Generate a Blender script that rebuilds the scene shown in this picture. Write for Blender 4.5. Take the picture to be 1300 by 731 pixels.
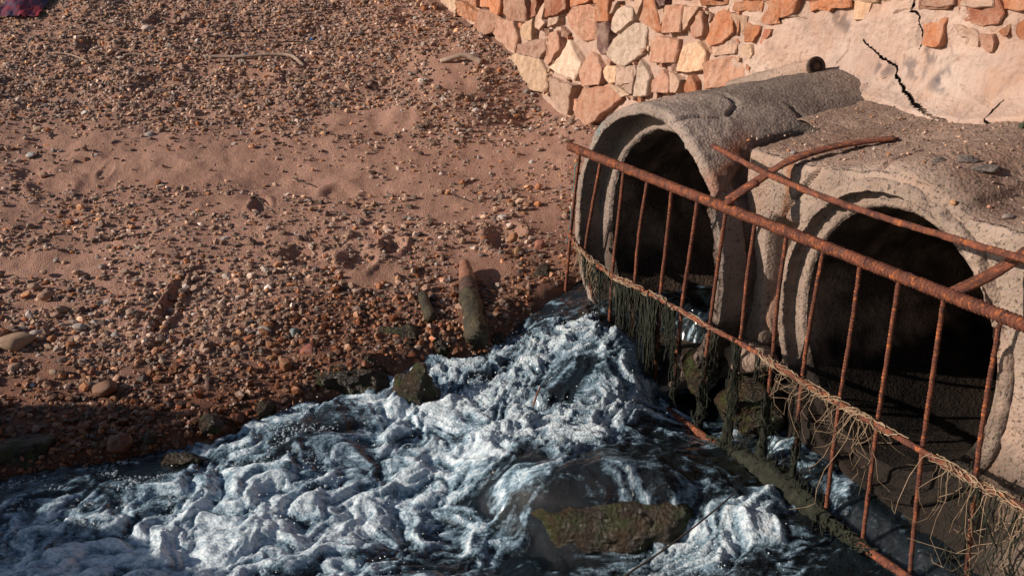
import bpy, bmesh, math, random
import numpy as np

for o in list(bpy.data.objects): bpy.data.objects.remove(o)
scn = bpy.context.scene
COL = scn.collection
R = math.radians
rng = np.random.default_rng(11)
random.seed(5)

# ------------------------------------------------------------------ camera, sky, sun, exposure
FPX, PITCH, HC = 1550.0, R(18.4), 1.85            # focal length in photo pixels, pitch, eye height
cam_d = bpy.data.cameras.new('camera'); cam = bpy.data.objects.new('camera', cam_d); COL.objects.link(cam)
cam.location = (0, 0, HC); cam.rotation_euler = (R(90) - PITCH, 0, 0)
cam_d.sensor_width = 36; cam_d.lens = 36 * FPX / 1300; cam_d.clip_start = .05; cam_d.clip_end = 500
scn.camera = cam

SUN_AZ, SUN_EL = R(80), R(23)                    # azimuth the light travels towards (from +Y to +X), elevation
SKY_STRENGTH, SUN_STRENGTH, EXPOSURE = 0.058, 5.0, 0.28
w = bpy.data.worlds.new('World'); scn.world = w; w.use_nodes = True
nt = w.node_tree
sky = nt.nodes.new('ShaderNodeTexSky'); sky.sky_type = 'NISHITA'; sky.sun_disc = False
sky.sun_elevation = SUN_EL; sky.sun_rotation = SUN_AZ + math.pi
bg = nt.nodes['Background']; nt.links.new(sky.outputs[0], bg.inputs[0]); bg.inputs[1].default_value = SKY_STRENGTH
sd = bpy.data.lights.new('sun', 'SUN'); sun = bpy.data.objects.new('sun', sd); COL.objects.link(sun)
sd.energy = SUN_STRENGTH; sd.angle = R(0.5); sd.color = (1.0, .87, .74)
sun.location = (-6, -1, 4)
sun.rotation_euler = (R(90) - SUN_EL, 0, -SUN_AZ)
scn.view_settings.view_transform = 'Standard'; scn.view_settings.look = 'None'
scn.view_settings.exposure = EXPOSURE; scn.view_settings.gamma = 1

# ------------------------------------------------------------------ geometry of the view (pixels of the photo -> points in the place)
cp_, sp_ = math.cos(PITCH), math.sin(PITCH)
EYE = np.array([0, 0, HC])
def ray(u, v):
    x = (u - 650) / FPX; y = (365.5 - v) / FPX
    return np.array([x, cp_ + y * sp_, -sp_ + y * cp_])
def onz(u, v, z):
    r = ray(u, v); return EYE + (z - HC) / r[2] * r
def onpl(u, v, P0, n):
    r = ray(u, v); return EYE + np.dot(P0 - EYE, n) / np.dot(r, n) * r
# the culvert's own frame: s along the grille (towards the camera), a into the pipes, z up
P1 = onz(725, 187, .85)
D_ = np.array([.43382, -.90100, 0.]); A_ = np.array([.90100, .43382, 0.]); Z_ = np.array([0, 0, 1.])
def W(s, a, z):
    s, a, z = np.broadcast_arrays(np.asarray(s, float), np.asarray(a, float), np.asarray(z, float))
    return np.stack([P1[0] + D_[0]*s + A_[0]*a, P1[1] + D_[1]*s + A_[1]*a, z], -1)
def SA(p):
    q = p - P1; return q @ D_, q @ A_, p[..., 2]
def ona(u, v, a):                                   # pixel -> (s, z) on the vertical plane at depth a
    p = onpl(u, v, P1 + A_ * a, A_); s, _, z = SA(p); return np.array([s, z])

# ------------------------------------------------------------------ noise
_perm = np.random.default_rng(3).permutation(256); _perm = np.concatenate([_perm, _perm])
_g = np.random.default_rng(4).normal(size=(256, 3)); _g /= np.linalg.norm(_g, axis=1)[:, None]
def pn(x, y, z=0.0):
    x, y, z = np.broadcast_arrays(np.asarray(x, float), np.asarray(y, float), np.asarray(z, float))
    xi, yi, zi = np.floor(x).astype(int), np.floor(y).astype(int), np.floor(z).astype(int)
    fx, fy, fz = x - xi, y - yi, z - zi
    f = lambda t: t*t*t*(t*(t*6-15)+10)
    ux, uy, uz = f(fx), f(fy), f(fz)
    def gr(i, j, k):
        h = _perm[(_perm[(_perm[(xi+i) & 255] + yi + j) & 255] + zi + k) & 255]
        g = _g[h]; return g[..., 0]*(fx-i) + g[..., 1]*(fy-j) + g[..., 2]*(fz-k)
    l = lambda a, b, t: a + (b-a)*t
    return 1.6*l(l(l(gr(0,0,0), gr(1,0,0), ux), l(gr(0,1,0), gr(1,1,0), ux), uy),
             l(l(gr(0,0,1), gr(1,0,1), ux), l(gr(0,1,1), gr(1,1,1), ux), uy), uz)
def fbm(x, y, z=0.0, o=4, g=.5):
    r = 0; a = 1; f = 1
    for i in range(o): r = r + a*pn(x*f + 7.3*i, y*f - 3.1*i, np.asarray(z)*f + 1.7*i); a *= g; f *= 2.03
    return r
def billow(x, y, z=0.0, o=4, g=.5):
    r = 0; a = 1; f = 1
    for i in range(o): r = r + a*(np.abs(pn(x*f + 5.3*i, y*f + 9.1*i, np.asarray(z)*f + 2.7*i))); a *= g; f *= 2.07
    return r
def sst(a, b, x): t = np.clip((x-a)/(b-a), 0, 1); return t*t*(3-2*t)
def polydist(px, py, pts):
    d = np.full(np.shape(px), 1e9)
    for (x0, y0), (x1, y1) in zip(pts[:-1], pts[1:]):
        vx, vy = x1-x0, y1-y0; L = vx*vx + vy*vy + 1e-12
        t = np.clip(((px-x0)*vx + (py-y0)*vy)/L, 0, 1)
        d = np.minimum(d, np.hypot(px-x0-t*vx, py-y0-t*vy))
    return d
def inpoly(px, py, pts):
    c = np.zeros(np.shape(px), bool); n = len(pts)
    for i in range(n):
        x0, y0 = pts[i]; x1, y1 = pts[i-1]
        if y0 == y1: continue
        c ^= ((y0 > py) != (y1 > py)) & (px < (x1-x0)*(py-y0)/(y1-y0) + x0)
    return c

# ------------------------------------------------------------------ mesh helpers
def mesh(name, V, F, mat, smooth=True, attrs=None):
    me = bpy.data.meshes.new(name)
    V = np.asarray(V, np.float32).reshape(-1, 3)
    me.vertices.add(len(V)); me.vertices.foreach_set('co', V.ravel())
    if isinstance(F, np.ndarray) and F.ndim == 2: groups = [F]
    else: groups = [np.asarray(f) for f in F]
    lens = np.concatenate([np.full(len(f), f.shape[1]) for f in groups]); idx = np.concatenate([f.ravel() for f in groups])
    me.loops.add(len(idx)); me.loops.foreach_set('vertex_index', idx.astype(np.int32))
    me.polygons.add(len(lens)); st = np.concatenate([[0], np.cumsum(lens)[:-1]])
    me.polygons.foreach_set('loop_start', st.astype(np.int32)); me.polygons.foreach_set('loop_total', lens.astype(np.int32))
    me.polygons.foreach_set('use_smooth', np.full(len(lens), smooth))
    for k, v in (attrs or {}).items():
        v = np.asarray(v, np.float32)
        if v.ndim == 2:
            at = me.attributes.new(k, 'FLOAT_COLOR', 'POINT'); c = np.ones((len(v), 4), np.float32); c[:, :3] = v; at.data.foreach_set('color', c.ravel())
        else:
            at = me.attributes.new(k, 'FLOAT', 'POINT'); at.data.foreach_set('value', v.ravel())
    me.update(calc_edges=True); me.validate()
    if mat: me.materials.append(mat)
    return me
def place(name, me, loc=(0, 0, 0), rot=(0, 0, 0), parent=None, label=None, cat=None, group=None, kind=None, scale=None):
    o = bpy.data.objects.new(name, me); COL.objects.link(o); o.location = loc; o.rotation_euler = rot
    if scale is not None: o.scale = scale
    if parent: o.parent = parent
    for k, v in (('label', label), ('category', cat), ('group', group), ('kind', kind)):
        if v: o[k] = v
    return o
def thing(name, V, F, mat, label=None, cat=None, group=None, kind=None, smooth=True, attrs=None):
    """one mesh in world coordinates -> top-level object whose origin is at its base"""
    V = np.asarray(V, float).reshape(-1, 3); c = (V.min(0) + V.max(0))/2; c[2] = V[:, 2].min()
    return place(name, mesh(name, V - c, F, mat, smooth, attrs), c, label=label, cat=cat, group=group, kind=kind)
def root(name, loc, label, cat, group=None):
    return place(name, None, tuple(loc), label=label, cat=cat, group=group)
def part(name, V, F, mat, parent, smooth=True, attrs=None, label=None, kind=None):
    V = np.asarray(V, float).reshape(-1, 3); pl = np.array(parent.location)
    q = parent.parent
    while q: pl = pl + np.array(q.location); q = q.parent
    c = (V.min(0) + V.max(0))/2
    return place(name, mesh(name, V - c, F, mat, smooth, attrs), c - pl, parent=parent, label=label, kind=kind)
def gridF(nu, nv, closed_u=False):
    i = np.arange(nu if closed_u else nu-1)[:, None]; j = np.arange(nv-1)[None]
    a = i*nv + j; b = ((i+1) % nu)*nv + j
    return np.stack([a, b, b+1, a+1], -1).reshape(-1, 4)
def ico(sub):
    bm = bmesh.new(); bmesh.ops.create_icosphere(bm, subdivisions=sub, radius=1); bm.verts.index_update()
    V = np.array([v.co for v in bm.verts]); F = np.array([[v.index for v in f.verts] for f in bm.faces]); bm.free(); return V, F
ICO = {k: ico(k) for k in (1, 2, 3, 4, 5)}
def tube(pts, rad, n=6, caps=True, twist=0.0):
    pts = np.asarray(pts, float); m = len(pts); rad = np.broadcast_to(rad, (m,))
    t = np.gradient(pts, axis=0); t /= np.linalg.norm(t, axis=1)[:, None] + 1e-9
    ref = np.array([0, 0, 1.]) if abs(t[0, 2]) < .9 else np.array([1., 0, 0])
    V = []; u = None
    for i in range(m):
        if u is None: u = np.cross(t[i], ref)
        u = u - t[i]*np.dot(u, t[i]); u /= np.linalg.norm(u) + 1e-9; v = np.cross(t[i], u)
        th = np.arange(n)/n*2*np.pi + twist*i
        V.append(pts[i] + rad[i]*(np.cos(th)[:, None]*u + np.sin(th)[:, None]*v))
    V = np.concatenate(V); i = np.arange(m-1)[:, None]; j = np.arange(n)[None]
    F = np.stack([i*n+j, i*n+(j+1) % n, (i+1)*n+(j+1) % n, (i+1)*n+j], -1).reshape(-1, 4)
    if caps:
        V = np.concatenate([V, pts[:1], pts[-1:]]); c0, c1 = m*n, m*n+1; j = np.arange(n)
        C = np.concatenate([np.stack([(j+1) % n, j, np.full(n, c0)], -1), np.stack([(m-1)*n+j, (m-1)*n+(j+1) % n, np.full(n, c1)], -1)])
        return V, [F, C]
    return V, [F]
def join(items):
    V = []; Q = []; T = []; off = 0
    for v, fs in items:
        for f in (fs if isinstance(fs, list) else [fs]): (Q if f.shape[1] == 4 else T).append(f + off)
        V.append(v); off += len(v)
    out = [np.concatenate(x) for x in (Q, T) if x]
    return np.concatenate(V), out
def resample(pts, step):
    pts = np.asarray(pts, float); L = np.concatenate([[0], np.cumsum(np.linalg.norm(np.diff(pts, axis=0), axis=1))])
    n = max(2, int(L[-1]/step)+1); t = np.linspace(0, L[-1], n)
    return np.stack([np.interp(t, L, pts[:, k]) for k in range(pts.shape[1])], -1)
def smoothpath(pts, step, it=2):
    p = np.asarray(pts, float)
    for _ in range(it):
        q = np.empty((2*len(p)-2, p.shape[1])); q[0::2] = .75*p[:-1]+.25*p[1:]; q[1::2] = .25*p[:-1]+.75*p[1:]
        p = np.concatenate([p[:1], q, p[-1:]])
    return resample(p, step)

# ------------------------------------------------------------------ materials
class Mat:
    def __init__(s, name):
        s.m = bpy.data.materials.new(name); s.m.use_nodes = True; s.t = s.m.node_tree
        s.b = s.t.nodes['Principled BSDF']; s.co = s.n('TexCoord').outputs['Object']
    def n(s, typ, **kw):
        nd = s.t.nodes.new('ShaderNode' + typ)
        for k, v in kw.items():
            if hasattr(nd, k) and k not in nd.inputs: setattr(nd, k, v)
        for k, v in kw.items():
            if k in nd.inputs: s.set(nd.inputs[k], v)
        return nd
    def set(s, inp, v):
        if isinstance(v, bpy.types.NodeSocket): s.t.links.new(v, inp)
        elif isinstance(v, tuple) and inp.type == 'RGBA': inp.default_value = (*v, 1) if len(v) == 3 else v
        else: inp.default_value = v
    def noise(s, scale, detail=5, rough=.55, vec=None, dist=0):
        return s.n('TexNoise', Scale=scale, Detail=detail, Roughness=rough, Distortion=dist, Vector=vec or s.co).outputs[0]
    def voro(s, scale, feature='F1', vec=None, rnd=1.0, out=0):
        return s.n('TexVoronoi', feature=feature, Scale=scale, Randomness=rnd, Vector=vec or s.co).outputs[out]
    def ramp(s, fac, a, b, c0=(0, 0, 0), c1=(1, 1, 1)):
        nd = s.n('ValToRGB'); s.set(nd.inputs[0], fac); e = nd.color_ramp.elements
        e[0].position = a; e[1].position = b; e[0].color = (*c0, 1); e[1].color = (*c1, 1); return nd.outputs[0]
    def mix(s, fac, a, b, mode='MIX'):
        nd = s.n('Mix', data_type='RGBA', blend_type=mode); s.set(nd.inputs[0], fac); s.set(nd.inputs[6], a); s.set(nd.inputs[7], b); return nd.outputs[2]
    def math(s, op, a, b=0.0):
        nd = s.n('Math', operation=op); s.set(nd.inputs[0], a); s.set(nd.inputs[1], b); return nd.outputs[0]
    def attr(s, name, out='Fac'): return s.n('Attribute', attribute_name=name).outputs[out]
    def bump(s, h, strength=.5, dist=.01, normal=None):
        nd = s.n('Bump', Strength=strength, Distance=dist, Height=h)
        if normal: s.set(nd.inputs['Normal'], normal)
        return nd.outputs[0]
    def out(s, **kw):
        for k, v in kw.items(): s.set(s.b.inputs[k.replace('_', ' ')], v)
        return s.m

def mat_concrete(name, base, dark, speck=.5, stain=(.12, .07, .045), stain_amt=.0):
    M = Mat(name); n1 = M.noise(4, 6); c = M.mix(M.ramp(n1, .3, .7), dark, base)
    sp = M.voro(95, out=1); spm = M.ramp(M.voro(95), .12, .3, (1, 1, 1), (0, 0, 0))
    c = M.mix(M.math('MULTIPLY', spm, speck), c, M.mix(.65, base, M.mix(1.0, sp, (.55, .52, .5), 'MULTIPLY')))
    pit = M.ramp(M.noise(70, 3), .30, .40); c = M.mix(pit, M.mix(.5, c, (.03, .022, .018)), c)
    c = M.mix(M.math('MULTIPLY', M.ramp(M.noise(2.2, 5, .6), .5, .68), .5), c, (base[0]*1.12, base[1]*.92, base[2]*.8))
    if stain_amt: c = M.mix(M.math('MULTIPLY', M.ramp(M.noise(3, 5, .6, dist=.4), .45, .6), stain_amt), c, stain)
    at = M.attr('Col', 'Color'); c = M.mix(1.0, c, at, 'MULTIPLY')
    h = M.math('ADD', M.math('MULTIPLY', M.noise(45, 6, .65), .7), M.math('MULTIPLY', M.math('SUBTRACT', 1.0, M.voro(95)), .25))
    h = M.math('ADD', h, M.math('MULTIPLY', pit, .35))
    return M.out(Base_Color=c, Roughness=.93, Specular_IOR_Level=.2, Normal=M.bump(h, .9, .016))
MC_PIPE = mat_concrete('weathered_concrete', (.33, .262, .225), (.17, .132, .113), .5)
MC_HEAD = mat_concrete('pale_concrete', (.37, .28, .228), (.21, .155, .125), .5)
MC_BORE = mat_concrete('damp_concrete', (.40, .28, .21), (.2, .135, .1), .3, (.02, .018, .014), .8)

def mat_rust():
    M = Mat('rusty_iron'); n = M.noise(28, 6, .65)
    c = M.mix(M.ramp(n, .35, .62), (.06, .021, .017), (.22, .070, .036))
    c = M.mix(M.ramp(M.noise(60, 4, .7), .54, .66), c, (.47, .145, .042))
    c = M.mix(M.ramp(M.noise(16, 5, .7), .6, .7), c, (.15, .078, .062))
    return M.out(Base_Color=c, Roughness=.82, Metallic=.15, Normal=M.bump(M.noise(130, 6, .75), 1.0, .006))
M_RUST = mat_rust()

def mat_stone():
    M = Mat('ochre_wall_stone'); oi = M.n('ObjectInfo'); base = oi.outputs['Color']
    vec = M.n('VectorMath', operation='ADD', **{}); M.set(vec.inputs[0], M.co)
    comb = M.n('CombineXYZ', X=M.math('MULTIPLY', oi.outputs['Random'], 37.0), Y=M.math('MULTIPLY', oi.outputs['Random'], 11.0)); M.set(vec.inputs[1], comb.outputs[0]); v = vec.outputs[0]
    band = M.n('TexWave', Scale=7.0, Distortion=9.0, Detail=4.0, Vector=v); M.set(band.inputs['Detail Scale'], 1.6)
    c = M.mix(M.math('MULTIPLY', M.ramp(band.outputs['Fac'], .35, .8), .35), base, M.mix(1.0, base, (.62, .5, .45), 'MULTIPLY'))
    c = M.mix(M.math('MULTIPLY', M.ramp(M.noise(13, 8, .72, v, .5), .44, .64), .8), c, M.mix(.55, base, (.58, .43, .33)))
    c = M.mix(M.math('MULTIPLY', M.ramp(M.noise(24, 5, .6, v), .56, .7), .7), c, M.mix(.6, base, (.13, .055, .035)))
    h = M.math('ADD', M.noise(26, 8, .74, v), M.math('MULTIPLY', band.outputs['Fac'], .12))
    return M.out(Base_Color=c, Roughness=.85, Specular_IOR_Level=.3, Normal=M.bump(h, 1.0, .028))
M_STONE = mat_stone()

def mat_mortar():
    M = Mat('pale_mortar'); c = M.mix(M.ramp(M.noise(3, 6, .6), .3, .7), (.37, .245, .195), (.50, .37, .305))
    c = M.mix(M.math('MULTIPLY', M.ramp(M.noise(7, 6, .7), .5, .66), .5), c, (.40, .22, .14))
    at = M.attr('Col', 'Color'); c = M.mix(1.0, c, at, 'MULTIPLY')
    h = M.math('ADD', M.noise(30, 7, .65), M.math('MULTIPLY', M.noise(140, 3), .2))
    return M.out(Base_Color=c, Roughness=.95, Specular_IOR_Level=.15, Normal=M.bump(h, .9, .018))
M_MORTAR = mat_mortar()

def mat_sand():
    M = Mat('beach_sand'); wet = M.attr('wet'); n = M.noise(2.3, 6, .6)
    dry = M.mix(M.ramp(n, .3, .7), (.32, .172, .125), (.42, .238, .176))
    grit = M.voro(240, out=1); dry = M.mix(M.ramp(M.noise(130, 3, .7), .5, .62), dry, M.mix(.5, dry, M.mix(1.0, grit, (.5, .38, .3), 'MULTIPLY')))
    we = M.mix(M.ramp(M.noise(9, 5), .35, .65), (.065, .022, .011), (.15, .055, .026))
    c = M.mix(wet, dry, we)
    h = M.math('ADD', M.noise(60, 6, .7), M.math('MULTIPLY', M.voro(210), .4))
    return M.out(Base_Color=c, Roughness=M.math('SUBTRACT', .95, M.math('MULTIPLY', wet, .35)), Specular_IOR_Level=.25, Normal=M.bump(h, .9, .012))
M_SAND = mat_sand()

def mat_pebble(name, attr_col=True):
    M = Mat(name)
    if attr_col: base = M.attr('Col', 'Color'); wet = M.attr('wet')
    else: base = M.n('ObjectInfo').outputs['Color']; wet = M.n('ObjectInfo').outputs['Alpha']
    c = M.mix(M.math('MULTIPLY', M.ramp(M.noise(70, 4, .6), .4, .65), .45), base, M.mix(1.0, base, (.5, .42, .38), 'MULTIPLY'))
    return M.out(Base_Color=c, Roughness=M.math('SUBTRACT', .85, M.math('MULTIPLY', wet, .5)), Specular_IOR_Level=.4, Normal=M.bump(M.noise(90, 5, .6), .5, .006))
M_GRAVEL = mat_pebble('gravel_stone'); M_PEB = mat_pebble('pebble_stone', False)

def mat_moss():
    M = Mat('wet_mossy_rock'); n = M.noise(9, 6, .65)
    c = M.mix(M.ramp(n, .35, .65), (.010, .006, .004), (.05, .028, .012))
    c = M.mix(M.ramp(M.noise(14, 6, .7), .48, .62), c, (.028, .040, .007))
    c = M.mix(M.ramp(M.noise(38, 4, .7), .62, .7), c, (.12, .07, .03))
    h = M.math('ADD', M.noise(40, 7, .7), M.math('MULTIPLY', M.voro(60), .35))
    return M.out(Base_Color=c, Roughness=.30, Specular_IOR_Level=.35, Normal=M.bump(h, 1.0, .022))
M_MOSS = mat_moss()

def mat_water():
    M = Mat('foaming_water'); foam = M.attr('foam')
    mp = M.n('Mapping'); M.set(mp.inputs[0], M.co); mp.inputs['Rotation'].default_value = (0, 0, R(-45)); mp.inputs['Scale'].default_value = (.55, 1.25, 1.0); fv = mp.outputs[0]
    fine = M.noise(22, 9, .72, fv, 1.4); grain = M.noise(95, 4, .7, fv, .6); cells = M.voro(70)
    k = M.math('ADD', foam, M.math('MULTIPLY', M.math('SUBTRACT', fine, .5), 1.15))
    k = M.math('ADD', k, M.math('MULTIPLY', M.math('SUBTRACT', grain, .5), .5))
    k = M.math('SUBTRACT', M.math('SUBTRACT', k, .085), M.math('MULTIPLY', M.ramp(cells, .0, .5, (1, 1, 1), (0, 0, 0)), .14))
    turb = M.attr('turb'); fm = M.ramp(k, .25, .95)
    rn = M.n('ValToRGB'); M.set(rn.inputs[0], k); e = rn.color_ramp.elements; e[0].position = .26; e[0].color = (.006, .010, .013, 1); e[1].position = .98; e[1].color = (.68, .76, .81, 1)
    for ps, cc in ((.44, (.05, .08, .105, 1)), (.66, (.21, .31, .39, 1))): el = e.new(ps); el.color = cc
    c = rn.outputs[0]
    h = M.math('ADD', M.noise(42, 8, .75, fv, .8), M.math('MULTIPLY', M.voro(120), .4))
    h2 = M.noise(24, 3, .5, dist=1.0)
    hh = M.math('ADD', M.math('MULTIPLY', h, M.math('ADD', .22, M.math('MULTIPLY', turb, .78))), M.math('MULTIPLY', h2, .35))
    nrm = M.bump(hh, 1.0, .020)
    rgh = M.math('ADD', .07, M.math('MULTIPLY', fm, .3))
    M.set(M.b.inputs['Subsurface Weight'], M.math('MULTIPLY', fm, .2)); M.b.inputs['Subsurface Radius'].default_value = (.6, .8, 1.0); M.b.inputs['Subsurface Scale'].default_value = .02
    M.set(M.b.inputs['IOR'], 1.33)
    return M.out(Base_Color=c, Roughness=rgh, Specular_IOR_Level=.5, Coat_Weight=.4, Coat_Roughness=.08, Normal=nrm)
M_WATER = mat_water()

def mat_plain(name, c0, c1, scale=20, rough=.8, bump=.4, spec=.3, dist=.004):
    M = Mat(name); c = M.mix(M.ramp(M.noise(scale, 5, .65), .35, .65), c0, c1)
    return M.out(Base_Color=c, Roughness=rough, Specular_IOR_Level=spec, Normal=M.bump(M.noise(scale*4, 5, .65), bump, dist))
M_ALGAE = mat_plain('wet_algae', (.009, .011, .007), (.040, .043, .026), 45, .5, 1.0, .3, .01)
M_ROOT = mat_plain('dry_root_fibre', (.17, .115, .07), (.36, .26, .175), 30, .9)
M_WOOD = mat_plain('grey_driftwood', (.2, .14, .11), (.38, .28, .22), 18, .9)
M_TWIG = mat_plain('dark_twig', (.02, .015, .012), (.06, .045, .035), 18, .8)
M_BOTTLE = mat_plain('brown_stake', (.17, .07, .04), (.28, .15, .1), 14, .6)
M_STRING = mat_plain('teal_string', (.03, .16, .17), (.08, .3, .3), 30, .8)
M_IRON = mat_plain('dark_iron', (.03, .02, .016), (.1, .055, .04), 40, .7)
M_FILM = mat_plain('plastic_film', (.03, .05, .09), (.3, .03, .03), 9, .35, .5, .5)
M_REDROCK = mat_plain('wet_red_rock', (.06, .02, .012), (.16, .06, .03), 14, .4, 1.0)
M_LUMP = mat_plain('grey_mortar_crumb', (.09, .075, .066), (.22, .185, .165), 30, .95, 1.0)
M_SPRAY = mat_plain('water_drop', (.7, .76, .8), (.85, .9, .93), 30, .15, .1, .6)

# ------------------------------------------------------------------ beach height
PROF_Y = [0, 3.0, 3.6, 4.2, 4.8, 5.5, 6.2, 6.7, 7.5, 8.5, 10, 14, 60]
PROF_Z = [-.05, -.02, .02, .07, .16, .29, .44, .54, .73, 1.05, 1.5, 2.2, 3.2]
_sx = []; _sy = []
for u, v, z in [(-260, 640, .02), (-120, 618, .02), (0, 602, .02), (60, 592, .02), (230, 557, .03), (330, 531, .04), (400, 501, .05), (500, 468, .06), (560, 450, .07), (620, 444, .08), (700, 402, .12), (735, 377, .16)]:
    p = onz(u, v, z); _sx.append(p[0]); _sy.append(p[1])
_sx = [-60, -4.2, -3.0] + _sx + [_sx[-1] + 2, 60]; _sy = [1.5, 1.9, 2.6] + _sy + [_sy[-1] + 2*.4815, _sy[-1] + 2*.4815]
def shore(x): return np.interp(x, _sx, _sy)
def base_h(x, y):
    z = np.interp(y, PROF_Y, PROF_Z)
    for k in (.12, .25): z = (z + np.interp(y-k, PROF_Y, PROF_Z) + np.interp(y+k, PROF_Y, PROF_Z))/3
    z = z + .10*np.exp(-(((x+.15)/.45)**2 + ((y-7.75)/.4)**2))                   # gravel heap against the wall
    z = z - .07*np.exp(-(((x-.10)/.18)**2 + ((y-6.95)/.25)**2)) + .07*np.exp(-(((x-.42)/.25)**2 + ((y-6.5)/.35)**2))                   # hollow below it
    mn = .12*fbm(x*3.5, y*3.5, 21., 4); z = z + (.90+2.2*mn)*np.exp(-(((x+3.15+mn)/.6)**2 + ((y-2.65)/.5)**2)) + (.98+2.2*mn)*np.exp(-(((x+3.35+mn)/.5)**2 + ((y-3.5)/.38)**2)) + .25*np.exp(-(((x+4.6)/1.2)**2 + ((y-5.0)/1.6)**2))  # unseen mounds added at left to shade the lower-left water and beach
    return z
def beach_lo(x, y):
    z = base_h(x, y); dist = y - shore(x) + .05*pn(x*4, y*4, 3.3)
    z = z + .05*np.exp(-((dist-.14)/.14)**2)*sst(-.6, .2, x)
    return z - .34*sst(.10, -.40, dist)
def onbeach(u, v):
    r = ray(u, v); t = np.linspace(2.5, 14, 1200); p = EYE + t[:, None]*r
    k = np.argmax(p[:, 2] < beach_lo(p[:, 0], p[:, 1])); return p[k]

# dents and bare places seen in the photo: (u, v, half width px, half height px, depth)
DENTS = [(214, 392, 11, 34, .035), (498, 313, 14, 12, .03), (430, 243, 20, 10, .015), (40, 222, 20, 10, .012), (105, 212, 26, 10, .012), (62, 240, 25, 10, .012),
         (135, 218, 8, 12, .010), (330, 262, 12, 10, .02), (385, 325, 30, 10, .025), (455, 330, 20, 16, .02), (270, 345, 40, 8, .015), (640, 300, 22, 16, .03), (120, 60, 20, 9, .03), (210, 25, 22, 8, .04), (310, 100, 30, 8, .03), (560, 60, 26, 8, .03)]
BARE = [(470, 152, 62, 20), (565, 95, 26, 26), (590, 110, 14, 18), (700, 188, 10, 14), (690, 275, 20, 16), (60, 335, 80, 14), (470, 345, 40, 16), (600, 330, 38, 14), (250, 215, 110, 26), (400, 228, 110, 24), (100, 222, 80, 20), (560, 265, 50, 16), (610, 345, 40, 14), (40, 385, 40, 10), (530, 232, 60, 14), (300, 260, 60, 10), (20, 270, 30, 12)]
def ell(lst):
    out = []
    for e in lst:
        p = onbeach(e[0], e[1]); q = onbeach(e[0], e[1]-e[3]); k = np.linalg.norm(p-EYE)/FPX
        out.append((p[0], p[1], e[2]*k, max(abs(q[1]-p[1]), .04), *e[4:]))
    return out
DENTS = ell(DENTS); BARE = ell(BARE)
def beach_h(x, y):
    z = beach_lo(x, y)
    z = z + .022*fbm(x*1.9, y*1.9, .5, 3) + .018*sst(6.2, 7.2, y)*fbm(x*3.4, y*3.4, 7.5, 3) + .009*fbm(x*9, y*9, 1.5, 3)
    for cx, cy, rx, ry, dp in DENTS:
        q = np.sqrt(((x-cx)/rx)**2 + ((y-cy)/ry)**2) + .25*pn(x*11, y*11, cx)
        z = z - dp*sst(1.05, .55, q) + dp*.55*np.exp(-((q-1.25)/.22)**2)
    return z
def bareness(x, y):
    b = np.zeros(np.shape(x)); n = .35*fbm(x*3.2, y*3.2, 9.1, 3)
    for cx, cy, rx, ry in BARE:
        q = np.sqrt(((x-cx)/rx)**2 + ((y-cy)/ry)**2) + n
        b = np.maximum(b, sst(1.15, .75, q))
    return b
def wetness(x, y):
    d = y - shore(x) + .25*fbm(x*2.1, y*2.1, 4.4, 3)
    return sst(1.15, .2, d)*(.72+.28*sst(-.3, -1.3, x))

def span(a, b, n, far0, far1, k=9):
    core = np.linspace(a, b, n); st = (b-a)/(n-1)
    g = np.geomspace(st*2, 1, k); lo = a + (far0-a)*np.geomspace(.01, 1, k)[::-1]; hi = b + (far1-b)*np.geomspace(.01, 1, k)
    return np.concatenate([lo, core, hi])
def build_beach():
    t = np.linspace(0, 1, 400); ys = 3.0*np.exp(t*math.log(9.3/3.0))
    ys = np.concatenate([[-30, -10, -2, 0], np.linspace(.8, 2.95, 40), ys, [9.6, 10.2, 11.5, 14, 20, 35, 60]])
    xs = np.linspace(-1, 1, 560); xs = np.concatenate([[-16, -8, -5], np.linspace(-3.6, -1.05, 70), xs, [1.2, 1.6, 2.6, 6, 16]])
    X = xs[:, None]*(.47*np.clip(ys, 2.6, 9.6)+.35)[None]; Y = np.broadcast_to(ys[None], X.shape)
    Zh = beach_h(X, Y)
    V = np.stack([X, Y, Zh], -1).reshape(-1, 3)
    me = mesh('beach', V, gridF(len(xs), len(ys)), M_SAND, True, {'wet': wetness(X, Y).ravel()})
    place('beach', me, kind='structure', label='reddish sandy beach sloping up to the stone wall')
build_beach()

# ------------------------------------------------------------------ water
WC = [(742, 378, .20), (790, 388, .20), (705, 395, .17), (660, 420, .12), (620, 450, .075), (560, 455, .06), (805, 440, .17), (775, 485, .11), (720, 520, .06), (650, 500, .06), (600, 520, .04), (560, 520, .03), (520, 560, .0),
      (400, 515, .03), (385, 545, .05), (300, 560, .0), (230, 580, .0), (100, 605, .0), (0, 620, .0), (0, 731, -.03), (300, 731, -.05), (600, 731, -.09), (750, 731, -.10), (850, 731, -.08), (950, 731, -.07), (600, 620, -.03), (650, 590, .05), (700, 588, .06), (800, 580, .065), (880, 592, .04), (690, 615, .055), (770, 618, .055), (850, 615, .05),
      (615, 650, -.06), (680, 690, -.10), (770, 692, -.11), (850, 685, -.09), (880, 640, -.02), (930, 650, -.01), (1000, 600, -.02), (1050, 560, .0), (1100, 640, -.03), (1150, 600, .0), (1000, 700, -.07), (860, 560, -.0), (838, 503, -.005), (870, 470, .01), (925, 590, .0), (-300, 650, -.02), (1300, 731, -.05), (1290, 700, -.03)]
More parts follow.
